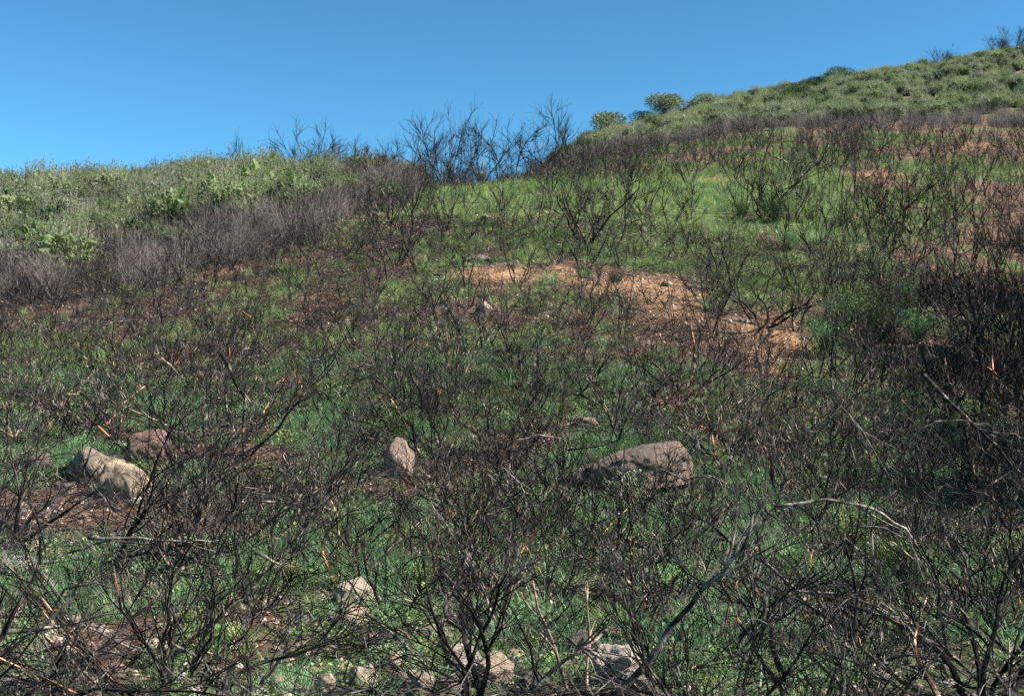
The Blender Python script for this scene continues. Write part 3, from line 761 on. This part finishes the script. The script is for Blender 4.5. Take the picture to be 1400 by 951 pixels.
def scrub():
    r = random.Random(23)
    ps = [proto('scrub_bush', scrub_proto(r, 150, 1.8, .95, L_SCRUB)) for _ in range(3)] + [proto('scrub_bush', scrub_proto(r, 120, 1.6, .9, L_SCRUB2)) for _ in range(2)] + [proto('scrub_bush', scrub_proto(r, 130, 1.7, .95, L_DARK))]
    n = 6000; yy = np.sqrt(nr.uniform(52 ** 2, 122 ** 2, n)); xx = yy * nr.uniform(-.52, -.06, n); zz = zones(xx, yy)
    ok = zz['scrubL'] & (nr.random_sample(n) < .31); m = ok.sum(); t = nr.random_sample(m); cl = vnoise(xx[ok] / 5, yy[ok] / 5, 5)
    ix = np.where(t < .52, nr.randint(0, 3, m), np.where(t < .88, nr.randint(3, 5, m), 5)); ix = np.where((cl > .72) & (t < .35), 5, ix)
    scatter('scrub_vegetation', np.stack([xx[ok], yy[ok], zz['z'][ok]], -1), nr.uniform(.5, 1.05, m) + .9 * nr.random_sample(m) ** 4, ix, ps, .06)
    n = 14000; yy = np.sqrt(nr.uniform(120 ** 2, 290 ** 2, n)); xx = yy * nr.uniform(-.04, .5, n); zz = zones(xx, yy)
    ok = zz['scrubR'] & (nr.random_sample(n) < .45); m = ok.sum(); t = nr.random_sample(m); cl = vnoise(xx[ok] / 9, yy[ok] / 9, 5)
    ix = np.where(t < .5, nr.randint(0, 3, m), np.where(t < .97, nr.randint(3, 5, m), 5)); ix = np.where((cl > .85) & (t < .25), 5, ix)
    scatter('hilltop_vegetation', np.stack([xx[ok], yy[ok], zz['z'][ok]], -1), nr.uniform(.6, 1.1, m) + .5 * nr.random_sample(m) ** 4, ix, ps, .06)
scrub()

def leafy_tree(name, px, py, wp, hp, mat, label, seed, cat='tree', group=None, pos=None, depth=None):
    r = random.Random(seed); g = pos if pos is not None else ground(px, py)
    if depth: g = at(px, py, depth); g.z = H(g.x, g.y)
    if pos is None and depth is None and px > 770:                   # on the unburned shoulder: where it shows at that height
        dd = np.linspace(132, 250, 240); xx = (px - CX) / F * dd; rr = project(xx, dd, height(xx, dd))[1]
        k = int(np.argmin(np.abs(rr - py - 8) + .002 * dd)); g = Vector((xx[k], dd[k], H(xx[k], dd[k])))
    d = g.y; wd, ht = (wp * d / F, hp * d / F) if pos is None else (wp, hp)
    t = empty(name, g); n = int(4200 if pos is None else 5200); ht *= 1.3 if px > 770 and pos is None else 1; wd *= 1.35 if px > 770 and pos is None else 1
    cr, lb = tree_crown(r, n, wd * .5, wd * .45, ht * .42, max(.08, wd * (.035 if pos is None else .04)), mat)
    c = link('crown', cr, t, (0, 0, ht * (.6 if pos is not None else .38)))
    b = MB(); top = Vector((0, 0, ht * .62)); b.tube([Vector((0, 0, -.2)), Vector((.03, .02, ht * .25)), top], [ht * .045, ht * .035, ht * .015], 6)
    link('trunk', b.mesh('trunk', [M_SCORCH]), t)
    for lc, _ in lb[:4]:
        b = MB(); e = lc * .9 + Vector((0, 0, ht * .6)); s = Vector((.02, .01, ht * .25)); b.tube([s, s.lerp(e, .5) + Vector((0, 0, -.05 * ht)), e], [ht * .02, ht * .014, ht * .006], 4)
        link('limb', b.mesh('limb', [M_SCORCH]), t)
    tag(t, label, cat, group); return t
UB = 'unburned trees on the hill shoulder'
leafy_tree('evergreen_tree', 834, 172, 58, 40, L_OAK, 'rounded pale evergreen tree, first unburned one right of the bare ridge trees', 1, group=UB)
leafy_tree('evergreen_tree', 812, 181, 30, 22, L_DARK, 'small dark evergreen bush at the foot of the rounded pale tree', 2, group=UB)
leafy_tree('evergreen_tree', 914, 152, 52, 40, L_OAK, 'bright pale evergreen tree on the skyline, uphill of the rounded one', 3, group=UB)
leafy_tree('evergreen_tree', 880, 160, 34, 24, L_DARK, 'dark low evergreen between the two pale skyline trees', 4, group=UB)
leafy_tree('evergreen_tree', 972, 147, 44, 26, L_SCRUB2, 'grey green bush on the skyline uphill of the bright pale tree', 5, group=UB)
leafy_tree('evergreen_tree', 1000, 152, 40, 22, L_PALE, 'low pale bush below the skyline beside a dark hollow', 6, group=UB)
leafy_tree('evergreen_tree', 1098, 132, 40, 28, L_DARK, 'dark green bush, lower one of the dark row', 7, group=UB)
leafy_tree('evergreen_tree', 1128, 122, 38, 26, L_DARK, 'dark green bush in the middle of the dark row', 8, group=UB)
leafy_tree('evergreen_tree', 1160, 114, 44, 30, L_DARK, 'dark green tree, topmost of the dark row on the shoulder', 9, group=UB)
leafy_tree('evergreen_tree', 1368, 78, 34, 16, L_PALE, 'pale flat bush high on the unburned shoulder', 10, group=UB)
leafy_tree('evergreen_tree', 778, 190, 26, 20, L_SCRUB, 'yellow green bush where the bare ridge trees end', 11, group=UB)
leafy_tree('evergreen_tree', 205, 262, 36, 42, L_SCRUB, 'tall green bush standing out of the unburned scrub on the skyline', 12, group=UB, depth=99)
leafy_tree('evergreen_tree', 415, 262, 90, 46, L_SCRUB, 'broad green bush at the top end of the unburned scrub', 13, group=UB, depth=93)
leafy_tree('scorched_bush', 1338, 62, 34, 13, M_RUST, 'rusty red scorched bush on the top of the far shoulder', 14, 'bush', depth=243)
leafy_tree('scorched_bush', 527, 246, 26, 20, M_RUST, 'rusty red scorched bush at the end of the grey brush', 15, 'bush', depth=90)
# oaks beyond the right edge; they shade that side of the slope
OAK = 'oaks beside the slope'
for k, (x, y, wd, ht, lab) in enumerate([(24.0, 47.0, 9.5, 12.0, 'broad dark oak shading the hollow, middle one of the row'), (16.2, 29.5, 7, 8.0, 'dark oak nearest the valley floor'), (19.8, 37.5, 8, 10.5, 'tall dark oak between the broad one and the nearest one'),
                                    (31.5, 62.0, 10, 12, 'dark oak uphill of the broad one'), (40, 77.0, 11, 11, 'dark oak furthest up the slope')]):
    leafy_tree('oak_tree', 0, 0, wd, ht, L_DARK, lab, 40 + k, group=OAK, pos=Vector((x, y, H(x, y))))

# ------------------------------------------------------------------ bare trees on the ridge
def bare_tree_meshes(r, form):
    trunks, cr = [], MB()
    n, spread, wig = dict(wide=(4, (14, 42), .2), upright=(3, (5, 30), .2), crooked=(2, (8, 35), .3), round=(11, (10, 55), .10))[form]
    limbs = []
    for i in range(n):
        az = i * 6.283 / n + r.gauss(0, .4); L = r.uniform(.75, 1.0)
        pts, rr = grow(r, (0, 0, -.02), unit(az, R(90 - r.uniform(*spread))), L, .0095 * r.uniform(.7, 1.2), .003, 7, wig, .02); b = MB(); b.tube(pts, rr, 4); limbs.append(b)
        for _ in range(10 if n < 8 else 6):
            f = r.uniform(.25, .95); p, d = lerp_on(pts, f); p2, r2 = grow(r, p, d + rv(r) * .95 + Vector((0, 0, .2)), L * (.55 - .35 * f) * r.uniform(.7, 1.3), .0036, .0022, 4, .26, .05); cr.tube(p2, r2, 3)
            for _k in range(8):
                p3, d3 = lerp_on(p2, r.uniform(.2, 1)); p4, r4 = grow(r, p3, d3 + rv(r) * .7 + Vector((0, 0, .3)), L * r.uniform(.10, .26), .0019, .0013, 3, .26, .04); cr.tube(p4, r4, 3)
    return limbs, cr
BT = [  # px, row of base, height px, form, depth, label
 (430, 226, 62, 'round', 99, 'round topped bare tree, broadest of the bare ridge trees'), (340, 240, 56, 'crooked', 100, 'crooked bare tree leaning over the green scrub'),
 (395, 232, 38, 'upright', 100, 'small bare tree tucked against the round topped one'), (470, 226, 40, 'round', 98, 'low rounded bare tree right behind the broad round topped one'),
 (502, 226, 38, 'upright', 97, 'thin bare tree at the dip of the ridge'), (532, 224, 42, 'wide', 96, 'spreading low bare tree above the rusty bush'),
 (562, 222, 52, 'crooked', 95, 'dark crooked bare tree, left neighbour of the tallest'), (586, 220, 34, 'upright', 95, 'slim bare tree between the crooked one and the tallest'),
 (608, 220, 80, 'wide', 93, 'tallest bare tree on the ridge with wide forked limbs'), (634, 218, 34, 'upright', 95, 'slim bare tree just right of the tallest'),
 (658, 218, 66, 'wide', 93, 'second tallest bare tree with fine spreading twigs'), (680, 216, 30, 'upright', 95, 'short bare tree between two tall spreading ones'),
 (702, 214, 58, 'crooked', 93, 'bare tree with dark trunk and feathery top on the ridge'), (728, 212, 30, 'upright', 95, 'short bare tree before the last tall one'),
 (756, 210, 70, 'upright', 94, 'last tall bare tree on the ridge with orange peeled trunk'), (782, 206, 42, 'upright', 96, 'small bare tree where the green shoulder begins'),
 (300, 248, 30, 'crooked', 102, 'small bare snag left of the crooked leaning tree'), (270, 252, 28, 'wide', 103, 'low bare snag over the middle of the green scrub'),
 (228, 256, 44, 'upright', 103, 'thin bare snag beside the tall green bush'), (175, 262, 36, 'upright', 104, 'faint bare snag left of the tall green bush'),
 (130, 264, 30, 'wide', 104, 'low spreading snag over the far green scrub'), (95, 268, 34, 'crooked', 104, 'crooked snag at the far end of the green scrub'), (4, 270, 40, 'upright', 104, 'bare snag at the very edge over the green scrub'),
 (1384, 62, 30, 'round', 240, 'dark bare bush on the topmost corner of the shoulder'), (1362, 62, 20, 'round', 242, 'small dark bare bush beside the rusty bush at the top'), (1286, 78, 20, 'round', 230, 'dark bare bush on the skyline below the rusty bush')]
def bare_trees():
    r = random.Random(31); lib = {f: [bare_tree_meshes(r, f) for _ in range(2)] for f in ('wide', 'upright', 'crooked', 'round')}
    lib = {f: [([b.mesh('limb', [M_STEM]) for b in l], c.mesh('crown', [M_TWIG]), sorted(q.z for q in c.v)[-6]) for l, c in v] for f, v in lib.items()}
    def make(px, py, hp, f, depth):
        g = at(px, py, depth); g.z = H(g.x, g.y); l, c, hg = r.choice(lib[f]); t = empty('bare_tree', g); top = at(px, py - hp, depth).z
        s = max(hp * depth / F * .8, top - g.z) / hg; t.scale = (s, s, s); t.rotation_euler = (0, 0, r.uniform(0, 6.28))
        for m in l: o = link('limb', m, t); o.color = (1, 1, 1, 1)
        link('crown', c, t).color = (.9, .9, 1, 1); return t
    for px, py, hp, f, dp, lab in BT: tag(make(px, py, hp, f, dp), lab, 'bare tree', 'bare trees on the ridge')
    items = []
    for k in range(14):                                            # the thin fill of short bare growth along the ridge
        px = r.uniform(385, 790); dp = r.uniform(90, 99); t = make(px, 222, 1, r.choice(['wide', 'upright', 'crooked']), dp)
        s = r.uniform(1.1, 2.0); t.scale = (s, s, s); items.append((t, px)); tag(t, None, 'bare tree', 'short bare growth on the ridge')
    named = sorted((b[0], b[5]) for b in BT if 380 < b[0] < 800)
    spots = {}
    for t, px in items:
        n = min(named, key=lambda a: abs(a[0] - px)); spots.setdefault((n[1], px < n[0]), []).append((px, t))
    short = {}
    for (lab, left), L in spots.items():
        L.sort(key=lambda a: a[0]); head = ' '.join(lab.split(',')[0].split()[:5])
        for k, (px, t) in enumerate(L):
            t['label'] = 'short bare sapling at the ' + ('left' if left else 'right') + ' foot of the ' + head + ('' if len(L) == 1 else ', ' + ORD[k])
bare_trees()

# ------------------------------------------------------------------ single green plants
def plants():
    r = random.Random(41); G = 'fresh plants between the burnt shrubs'
    def bush(px, py, wp, hp, mat, lab, kind='leafy', name='green_bush'):
        g = ground(px, py); d = g.y; wd, ht = wp * d / F, hp * d / F; t = empty(name, g)
        if kind == 'tuft':
            b = MB()
            for _ in range(150):
                a = r.uniform(0, 6.28); q = r.random() ** .5 * wd * .25
                b.blade((math.cos(a) * q, math.sin(a) * q, -.01), unit(a + r.gauss(0, .3), R(r.uniform(48, 88))), unit(a, 0), ht * r.uniform(.5, 1.1), .012)
            link('leaves', b.mesh('leaves', [mat]), t)
            link('root_crown', boulder_mesh(r, wd * .35, wd * .35, ht * .25, .2, 0, 2, 'root_crown'), t).color = (.12, .1, .08, 1)
        else:
            st, lv = MB(), MB()
            for _ in range(16 + int(wp / 2.5)):
                a = r.uniform(0, 6.28); L = ht * r.uniform(.6, 1.1)
                pts, rr = grow(r, (0, 0, -.03), unit(a, R(r.uniform(42, 86))) , L, .009, .003, 4, .14, .06); st.tube(pts, rr, 3)
                for _k in range(44):
                    p, dd = lerp_on(pts, r.uniform(.2, 1)); az = r.uniform(0, 6.28); p = p + unit(az, 0) * r.uniform(0, wd * .16)
                    lv.leaf(p, (unit(az, R(r.uniform(10, 60)))), unit(az + 1.57, R(r.gauss(0, 20))), min(ht, 1.3) * r.uniform(.05, .09), min(ht, 1.3) * r.uniform(.03, .05))
            link('stems', st.mesh('stems', [M_TWIG]), t); link('leaves', lv.mesh('leaves', [mat]), t)
        tag(t, lab, 'plant', G)
    bush(845, 868, 56, 62, L_GRASS, 'tall bright grass tuft beside the small pink stone', 'tuft', 'grass_tuft')
    bush(330, 885, 60, 42, L_GRASS, 'rounded grass tuft under dark twigs', 'tuft', 'grass_tuft')
    bush(590, 905, 44, 40, L_GRASS, 'yellow green grass tuft beside the steep tan boulder', 'tuft', 'grass_tuft')
    bush(835, 352, 26, 22, L_EMER, 'grass tuft around the foot of the tall dark trunked shrub', 'tuft', 'grass_tuft')
    bush(752, 390, 26, 24, L_EMER, 'green tuft right of the orange soil ledge', 'tuft', 'grass_tuft')
    bush(800, 380, 22, 20, L_EMER, 'green tuft on tan soil, upper of the pair', 'tuft', 'grass_tuft')
    bush(842, 385, 24, 18, L_DARK, 'dark twiggy tuft on the tan soil', 'tuft', 'grass_tuft')
    bush(1150, 310, 26, 24, L_DARK, 'dark green tuft beside the big green based shrub', 'tuft', 'grass_tuft')
    bush(1122, 335, 30, 32, L_EMER, 'spiky green tuft below the big green based shrub', 'tuft', 'grass_tuft')
    bush(1015, 402, 34, 34, L_GRASS, 'bushy green tuft at the edge of the tan soil', 'tuft', 'grass_tuft')
    bush(970, 425, 34, 30, L_EMER, 'green tuft under the footed shrub by tan soil', 'tuft', 'grass_tuft')
    bush(705, 485, 36, 32, L_GRASS, 'lone green bush in a clearing mid slope')
    bush(855, 692, 56, 52, L_PALE, 'pale leafy plant in front of the large slab boulder')
    bush(1275, 622, 62, 46, L_PALE, 'pale leafy bush in the shade, middle of the hollow')
    bush(1372, 622, 62, 62, L_PALE, 'pale leafy bush at the edge of the view')
    bush(1195, 480, 120, 96, L_DARK, 'leafy dark green shrub on the slope above the shade')
    bush(1165, 425, 60, 44, L_GRASS, 'light green sprout above the leafy dark green shrub')
    bush(1130, 492, 60, 56, L_EMER, 'green shrub at the lower left foot of the leafy dark shrub')
    bush(1255, 470, 56, 52, L_EMER, 'green sprout between the leafy dark shrub and the black shade')
    bush(1080, 345, 60, 34, L_EMER, 'low emerald sprout below the big burnt shrub')
    bush(1200, 385, 70, 40, L_EMER, 'low emerald sprout uphill of the leafy dark shrub')
    bush(1155, 455, 70, 56, L_EMER, 'bright green shrub at the left side of the leafy dark one')
    bush(1240, 425, 60, 48, L_EMER, 'bright green sprout uphill of the leafy dark shrub')
    bush(1060, 308, 96, 52, L_DARK, 'dark green sprouts filling the foot of the big burnt shrub')
    bush(1015, 300, 44, 30, L_DARK, 'low dark green sprout left of the big burnt shrub')
    bush(1110, 306, 50, 40, L_GRASS, 'light green sprout right of the big burnt shrub')
    bush(490, 700, 44, 40, L_BLUE, 'bluish green sprout below the pinkish upright boulder')
    bush(80, 560, 70, 50, L_BLUE, 'bluish green bush uphill of the low dull boulder')
    bush(40, 545, 56, 44, L_BLUE, 'bluish green bush near the edge of the slope')
    bush(545, 600, 50, 50, L_GRASS, 'yellow green bush uphill of the pinkish upright boulder')
    bush(1190, 655, 34, 40, L_GRASS, 'light green sprout under the black slanting twigs')
    bush(1160, 760, 64, 62, L_GRASS, 'yellow green bush below the pale arching branch')
    bush(1235, 790, 60, 66, L_GRASS, 'rounded green bush between pale arching branches')
    bush(1385, 790, 44, 66, L_GRASS, 'green bush cut by the edge beside upright stems')
    bush(560, 815, 54, 48, L_GRASS, 'bright green sprout right of the broken boulder')
    bush(395, 800, 50, 40, L_GRASS, 'green sprout left of the broken boulder')
    bush(260, 860, 60, 38, L_GRASS, 'low green sprout under the arching grey stick')
    bush(420, 335, 26, 18, L_EMER, 'small green sprout below the grey brush')
    bush(640, 850, 70, 40, L_PALE, 'pale green low bush behind the tan boulders')
plants()

# ------------------------------------------------------------------ dead branches, leaning and fallen
HB = [  # points in the picture, distance, thickness, forks, label
 ([(815, 975), (885, 905), (930, 842), (975, 792), (1012, 755), (1030, 698)], 12.6, .034, 5, 'thick grey branch leaning up from the bottom edge'),
 ([(1062, 692), (1130, 682), (1190, 694), (1238, 722), (1272, 775), (1305, 838), (1330, 868)], 16.5, .022, 5, 'pale arching branch bending down to the grass'),
 ([(1040, 765), (1092, 808), (1160, 812), (1215, 838), (1255, 868), (1292, 884)], 15.5, .021, 5, 'pale long branch lying below the arching one'),
 ([(1178, 908), (1240, 894), (1290, 904), (1322, 924)], 14, .022, 3, 'pale bowed stick near the bottom edge'),
 ([(1168, 718), (1210, 722), (1245, 740), (1262, 790)], 16, .016, 2, 'thin hooked branch inside the pale arch'),
 ([(1155, 735), (1195, 768), (1190, 700), (1225, 670)], 17, .016, 2, 'forked thin stick crossing under the pale arch'),
 ([(1262, 512), (1300, 552), (1340, 590), (1402, 652)], 27, .05, 4, 'dark slanting branch across the deep shade'),
 ([(1326, 715), (1334, 688), (1350, 664), (1376, 648), (1402, 632)], 25, .026, 3, 'forked grey branch over the dark hollow'),
 ([(1258, 588), (1280, 576), (1310, 574), (1342, 580)], 28, .024, 2, 'grey bowed stick over the pale leafy bush'),
 ([(1120, 590), (1150, 555), (1180, 590), (1215, 650)], 26, .018, 3, 'grey stick leaning at the edge of the shade'),
 ([(660, 652), (690, 640), (712, 662), (722, 705)], 24, .02, 3, 'pale bowed stick left of the large slab boulder'),
 ([(705, 602), (735, 594), (770, 600)], 28, .022, 2, 'pale short stick uphill of the large slab boulder'),
 ([(900, 640), (935, 655), (970, 650), (1010, 668)], 25, .02, 4, 'grey branch lying over the end of the large slab'),
 ([(775, 615), (830, 608), (870, 590), (905, 600)], 27, .016, 4, 'dark thin branch lying across the large slab'),
 ([(115, 566), (160, 606), (205, 650), (232, 722)], 23, .02, 3, 'long dark stick leaning across the cream boulder'),
 ([(8, 664), (42, 690), (56, 724), (64, 765)], 19, .024, 4, 'black bowed branch near the left edge'),
 ([(120, 735), (190, 735), (255, 740), (310, 762)], 18.5, .024, 5, 'pale curved branch on top of the stick heap'),
 ([(95, 755), (150, 738), (230, 745), (300, 738)], 19, .016, 5, 'thin grey branch inside the stick heap'),
 ([(140, 770), (200, 755), (270, 762), (330, 750)], 18.5, .015, 5, 'dark twiggy branch at the front of the stick heap'),
 ([(60, 860), (88, 805), (130, 796), (175, 808)], 16, .02, 4, 'grey arching stick downhill of the stick heap'),
 ([(0, 865), (60, 858), (110, 852), (190, 890), (215, 940)], 14.5, .024, 4, 'grey branch arching down over the grass near the corner'),
 ([(235, 880), (280, 905), (310, 960)], 13.5, .018, 3, 'bent brown stick at the bottom edge'),
 ([(500, 838), (545, 872), (580, 905), (605, 950)], 14.5, .02, 3, 'pale straight stick pointing at the half buried boulder'),
 ([(460, 920), (520, 910), (560, 893), (600, 900)], 14, .016, 3, 'thin pale stick on the grass by the bottom boulders'),
 ([(350, 755), (385, 772), (395, 800)], 17.5, .022, 3, 'pale bent stick left of the broken boulder'),
 ([(800, 975), (806, 880), (803, 795)], 13.5, .017, 3, 'pinkish peeled stick standing behind the broad pale boulder'),
 ([(780, 960), (760, 890), (735, 830), (728, 790)], 13.8, .02, 4, 'pinkish slanting stick left of the standing peeled one'),
 ([(790, 880), (830, 905), (870, 935), (895, 970)], 13.2, .02, 5, 'grey dead stick lying over the broad pale boulder'),
 ([(775, 870), (815, 905), (845, 945), (850, 975)], 13.4, .018, 5, 'second grey dead stick lying over the broad pale boulder'),
 ([(244, 498), (243, 482), (248, 470), (256, 463)], 44, .05, 0, 'pale peeled stub curving up mid slope'),
 ([(325, 424), (342, 432), (350, 464)], 48, .045, 2, 'orange peeled stick bent on the upper slope'),
 ([(300, 480), (335, 545), (332, 628)], 31, .05, 3, 'charred post with a broken top'),
 ([(1060, 215), (1075, 222), (1085, 250)], 96, .07, 3, 'pale bent limb on the bare strip near the ridge'),
 ([(655, 255), (662, 218)], 88, .09, 0, 'orange split trunk leaning under the ridge trees'),
 ([(1235, 480), (1240, 520)], 44, .04, 1, 'orange peeled upright stick in the black shade'),
 ([(1290, 490), (1300, 535)], 42, .05, 1, 'orange split stick right of the black shade'),
 ([(350, 685), (400, 688), (440, 693)], 22, .02, 4, 'pale straight stick lying in the grass mid slope'),
 ([(410, 700), (435, 690), (470, 705)], 22, .014, 4, 'thin grey stick crossing the pale straight one'),
 ([(290, 545), (330, 530), (370, 545), (410, 560)], 35, .026, 6, 'grey dead branch propped up mid slope'),
 ([(140, 445), (160, 440), (190, 437)], 47, .04, 3, 'pale dead stick under the ash grey brush'),
]
def branches():
    r = random.Random(53); items = []
    def build(pts, rad, forks, mat, name='dead_branch'):
        o0 = pts[0].copy(); P = [p - o0 for p in pts]
        fine = [P[0]]
        for a, b in zip(P, P[1:]):
            for f in (.33, .66, 1): fine.append(a.lerp(b, f) + (rv(r) * rad * .7 if f < 1 else Vector()))
        n = len(fine); t = empty(name, o0); b = MB(); b.tube(fine, [rad * (1 - .62 * i / (n - 1)) for i in range(n)], 6)
        link('limb', b.mesh('limb', [mat], True), t)
        if forks:
            L = sum((a - c).length for a, c in zip(P, P[1:])); c = MB()
            for _ in range(forks):
                f = r.uniform(.25, .95); p, d = lerp_on(fine, f); p2, r2 = grow(r, p, d + rv(r) * .6 + Vector((0, 0, .15)), L * r.uniform(.18, .4), rad * (.65 - .4 * f), rad * .12, 5, .16, .02); c.tube(p2, r2, 4)
                for _k in range(3):
                    p3, d3 = lerp_on(p2, r.uniform(.3, 1)); p4, r4 = grow(r, p3, d3 + rv(r) * .7, L * r.uniform(.06, .16), rad * .18, rad * .07, 3, .2, .02); c.tube(p4, r4, 3)
            link('twig', c.mesh('twig', [mat]), t)
        return t
    for pts, dp, rad, forks, lab in HB:
        P = [at(px, py, dp + .12 * k * (1 if len(pts) % 2 else -1)) for k, (px, py) in enumerate(pts)]
        dark = any(w_ in lab for w_ in ('dark', 'black', 'charred'))
        t = build(P, rad, forks, M_STEM if dark else M_GREY)
        if 'orange' in lab or 'peeled' in lab or 'pinkish' in lab:
            for c in t.children: c.color = (1.9, 1.2, .75, 1) if 'pinkish' not in lab else (1.6, 1.25, 1.1, 1)
        tag(t, lab, 'branch', 'dead branches on the slope')
    # other fallen sticks, lying on the ground
    n = 0
    while n < 150:
        y = math.sqrt(r.uniform(12.2 ** 2, 40 ** 2)); x = y * r.uniform(-.35, .35)
        a = r.uniform(-.5, .5) + (math.pi if r.random() < .5 else 0); L = r.uniform(.7, 1.9); pts = []; bow = r.uniform(.05, .35); lift = r.uniform(.05, .45)
        for i in range(6):
            f = i / 5; qx, qy = x + math.cos(a) * L * f, y + math.sin(a) * L * f + bow * math.sin(f * 3.14) * r.uniform(.5, 1)
            pts.append(Vector((qx, qy, H(qx, qy) + .02 + lift * math.sin(min(1, f * 1.3) * 3.0) * .8)))
        if any(math.hypot(x - q[4], y - q[5]) < q[6] + 1.0 for q in ROCKPOS): continue
        grey = r.random() < .6
        t = build(pts, r.uniform(.011, .026), 5, M_GREY if grey else M_STEM); k = r.uniform(.5, 1.1)
        for c in t.children: c.color = (k, k * .97, k * .95, 1)
        tag(t, None, 'branch', 'dead branches on the slope'); px, py, _ = project(x, y, H(x, y))
        items.append((t, float(px), float(py), ('pale grey' if grey else 'charred') + (' long' if L > 1.3 else ' short') + ' branch fallen')); n += 1
    give_labels(items)
branches()

# ------------------------------------------------------------------ litter: small sticks and gravel on the ground
def litter():
    r = random.Random(61)
    def sticks(n, spread, mat):
        b = MB()
        for _ in range(n):
            a = r.uniform(0, 6.28); q = r.random() ** .5 * spread; L = r.uniform(.15, .95)
            pts, rr = grow(r, (math.cos(a) * q, math.sin(a) * q, r.uniform(0, .12)), unit(r.uniform(0, 6.28), R(r.uniform(-8, 40))), L, r.uniform(.004, .011), .003, 3, .24, 0); b.tube(pts, rr, 3)
        return b.mesh('stick_litter', [mat])
    ps = [proto('stick_litter', sticks(14, .45, M_FAR)), proto('stick_litter', sticks(14, .45, M_FAR)), proto('stick_litter', sticks(9, .4, M_GREYSTICK)), proto('stick_litter', sticks(12, .5, M_SCORCH))]
    n = 20000; x, y = fan_points(n, 10.5, 70); z = zones(x, y); keep = (nr.random_sample(n) < .55 - .3 * z['bare'] * (y > 40)) & ~z['scrubL']; m = keep.sum()
    scatter('twig_litter', np.stack([x[keep], y[keep], z['z'][keep]], -1), nr.uniform(.6, 1.3, m), nr.randint(0, 4, m), ps, .2)
    gs = []
    for k in range(4):
        me = boulder_mesh(r, .16, .14, .11, .25, 5, 2, 'pebble'); gs.append(proto('pebble', me))
        me.materials.clear(); mm, t, b = newmat('pebble_stone'); oi = oinfo(t)
        t.links.new(ramp(t, oi.outputs['Random'], [(0, (.16, .11, .085)), (.5, (.30, .21, .165)), (1, (.48, .40, .33))]), b.inputs['Base Color']); b.inputs['Roughness'].default_value = .95
        me.materials.append(mm)
    n = 26000; x, y = fan_points(n, 10.5, 75); z = zones(x, y)
    keep = (nr.random_sample(n) < .34 + .6 * z['bare'] + .45 * (z['n'] < .4) + .45 * (y < 24)) & ~z['scrubL']; m = keep.sum()
    scatter('gravel', np.stack([x[keep], y[keep], z['z'][keep]], -1), nr.uniform(.3, 1.0, m) ** 1.5 * np.where(y[keep] < 26, 1.25, 1), nr.randint(0, 4, m), gs, .6)
litter()
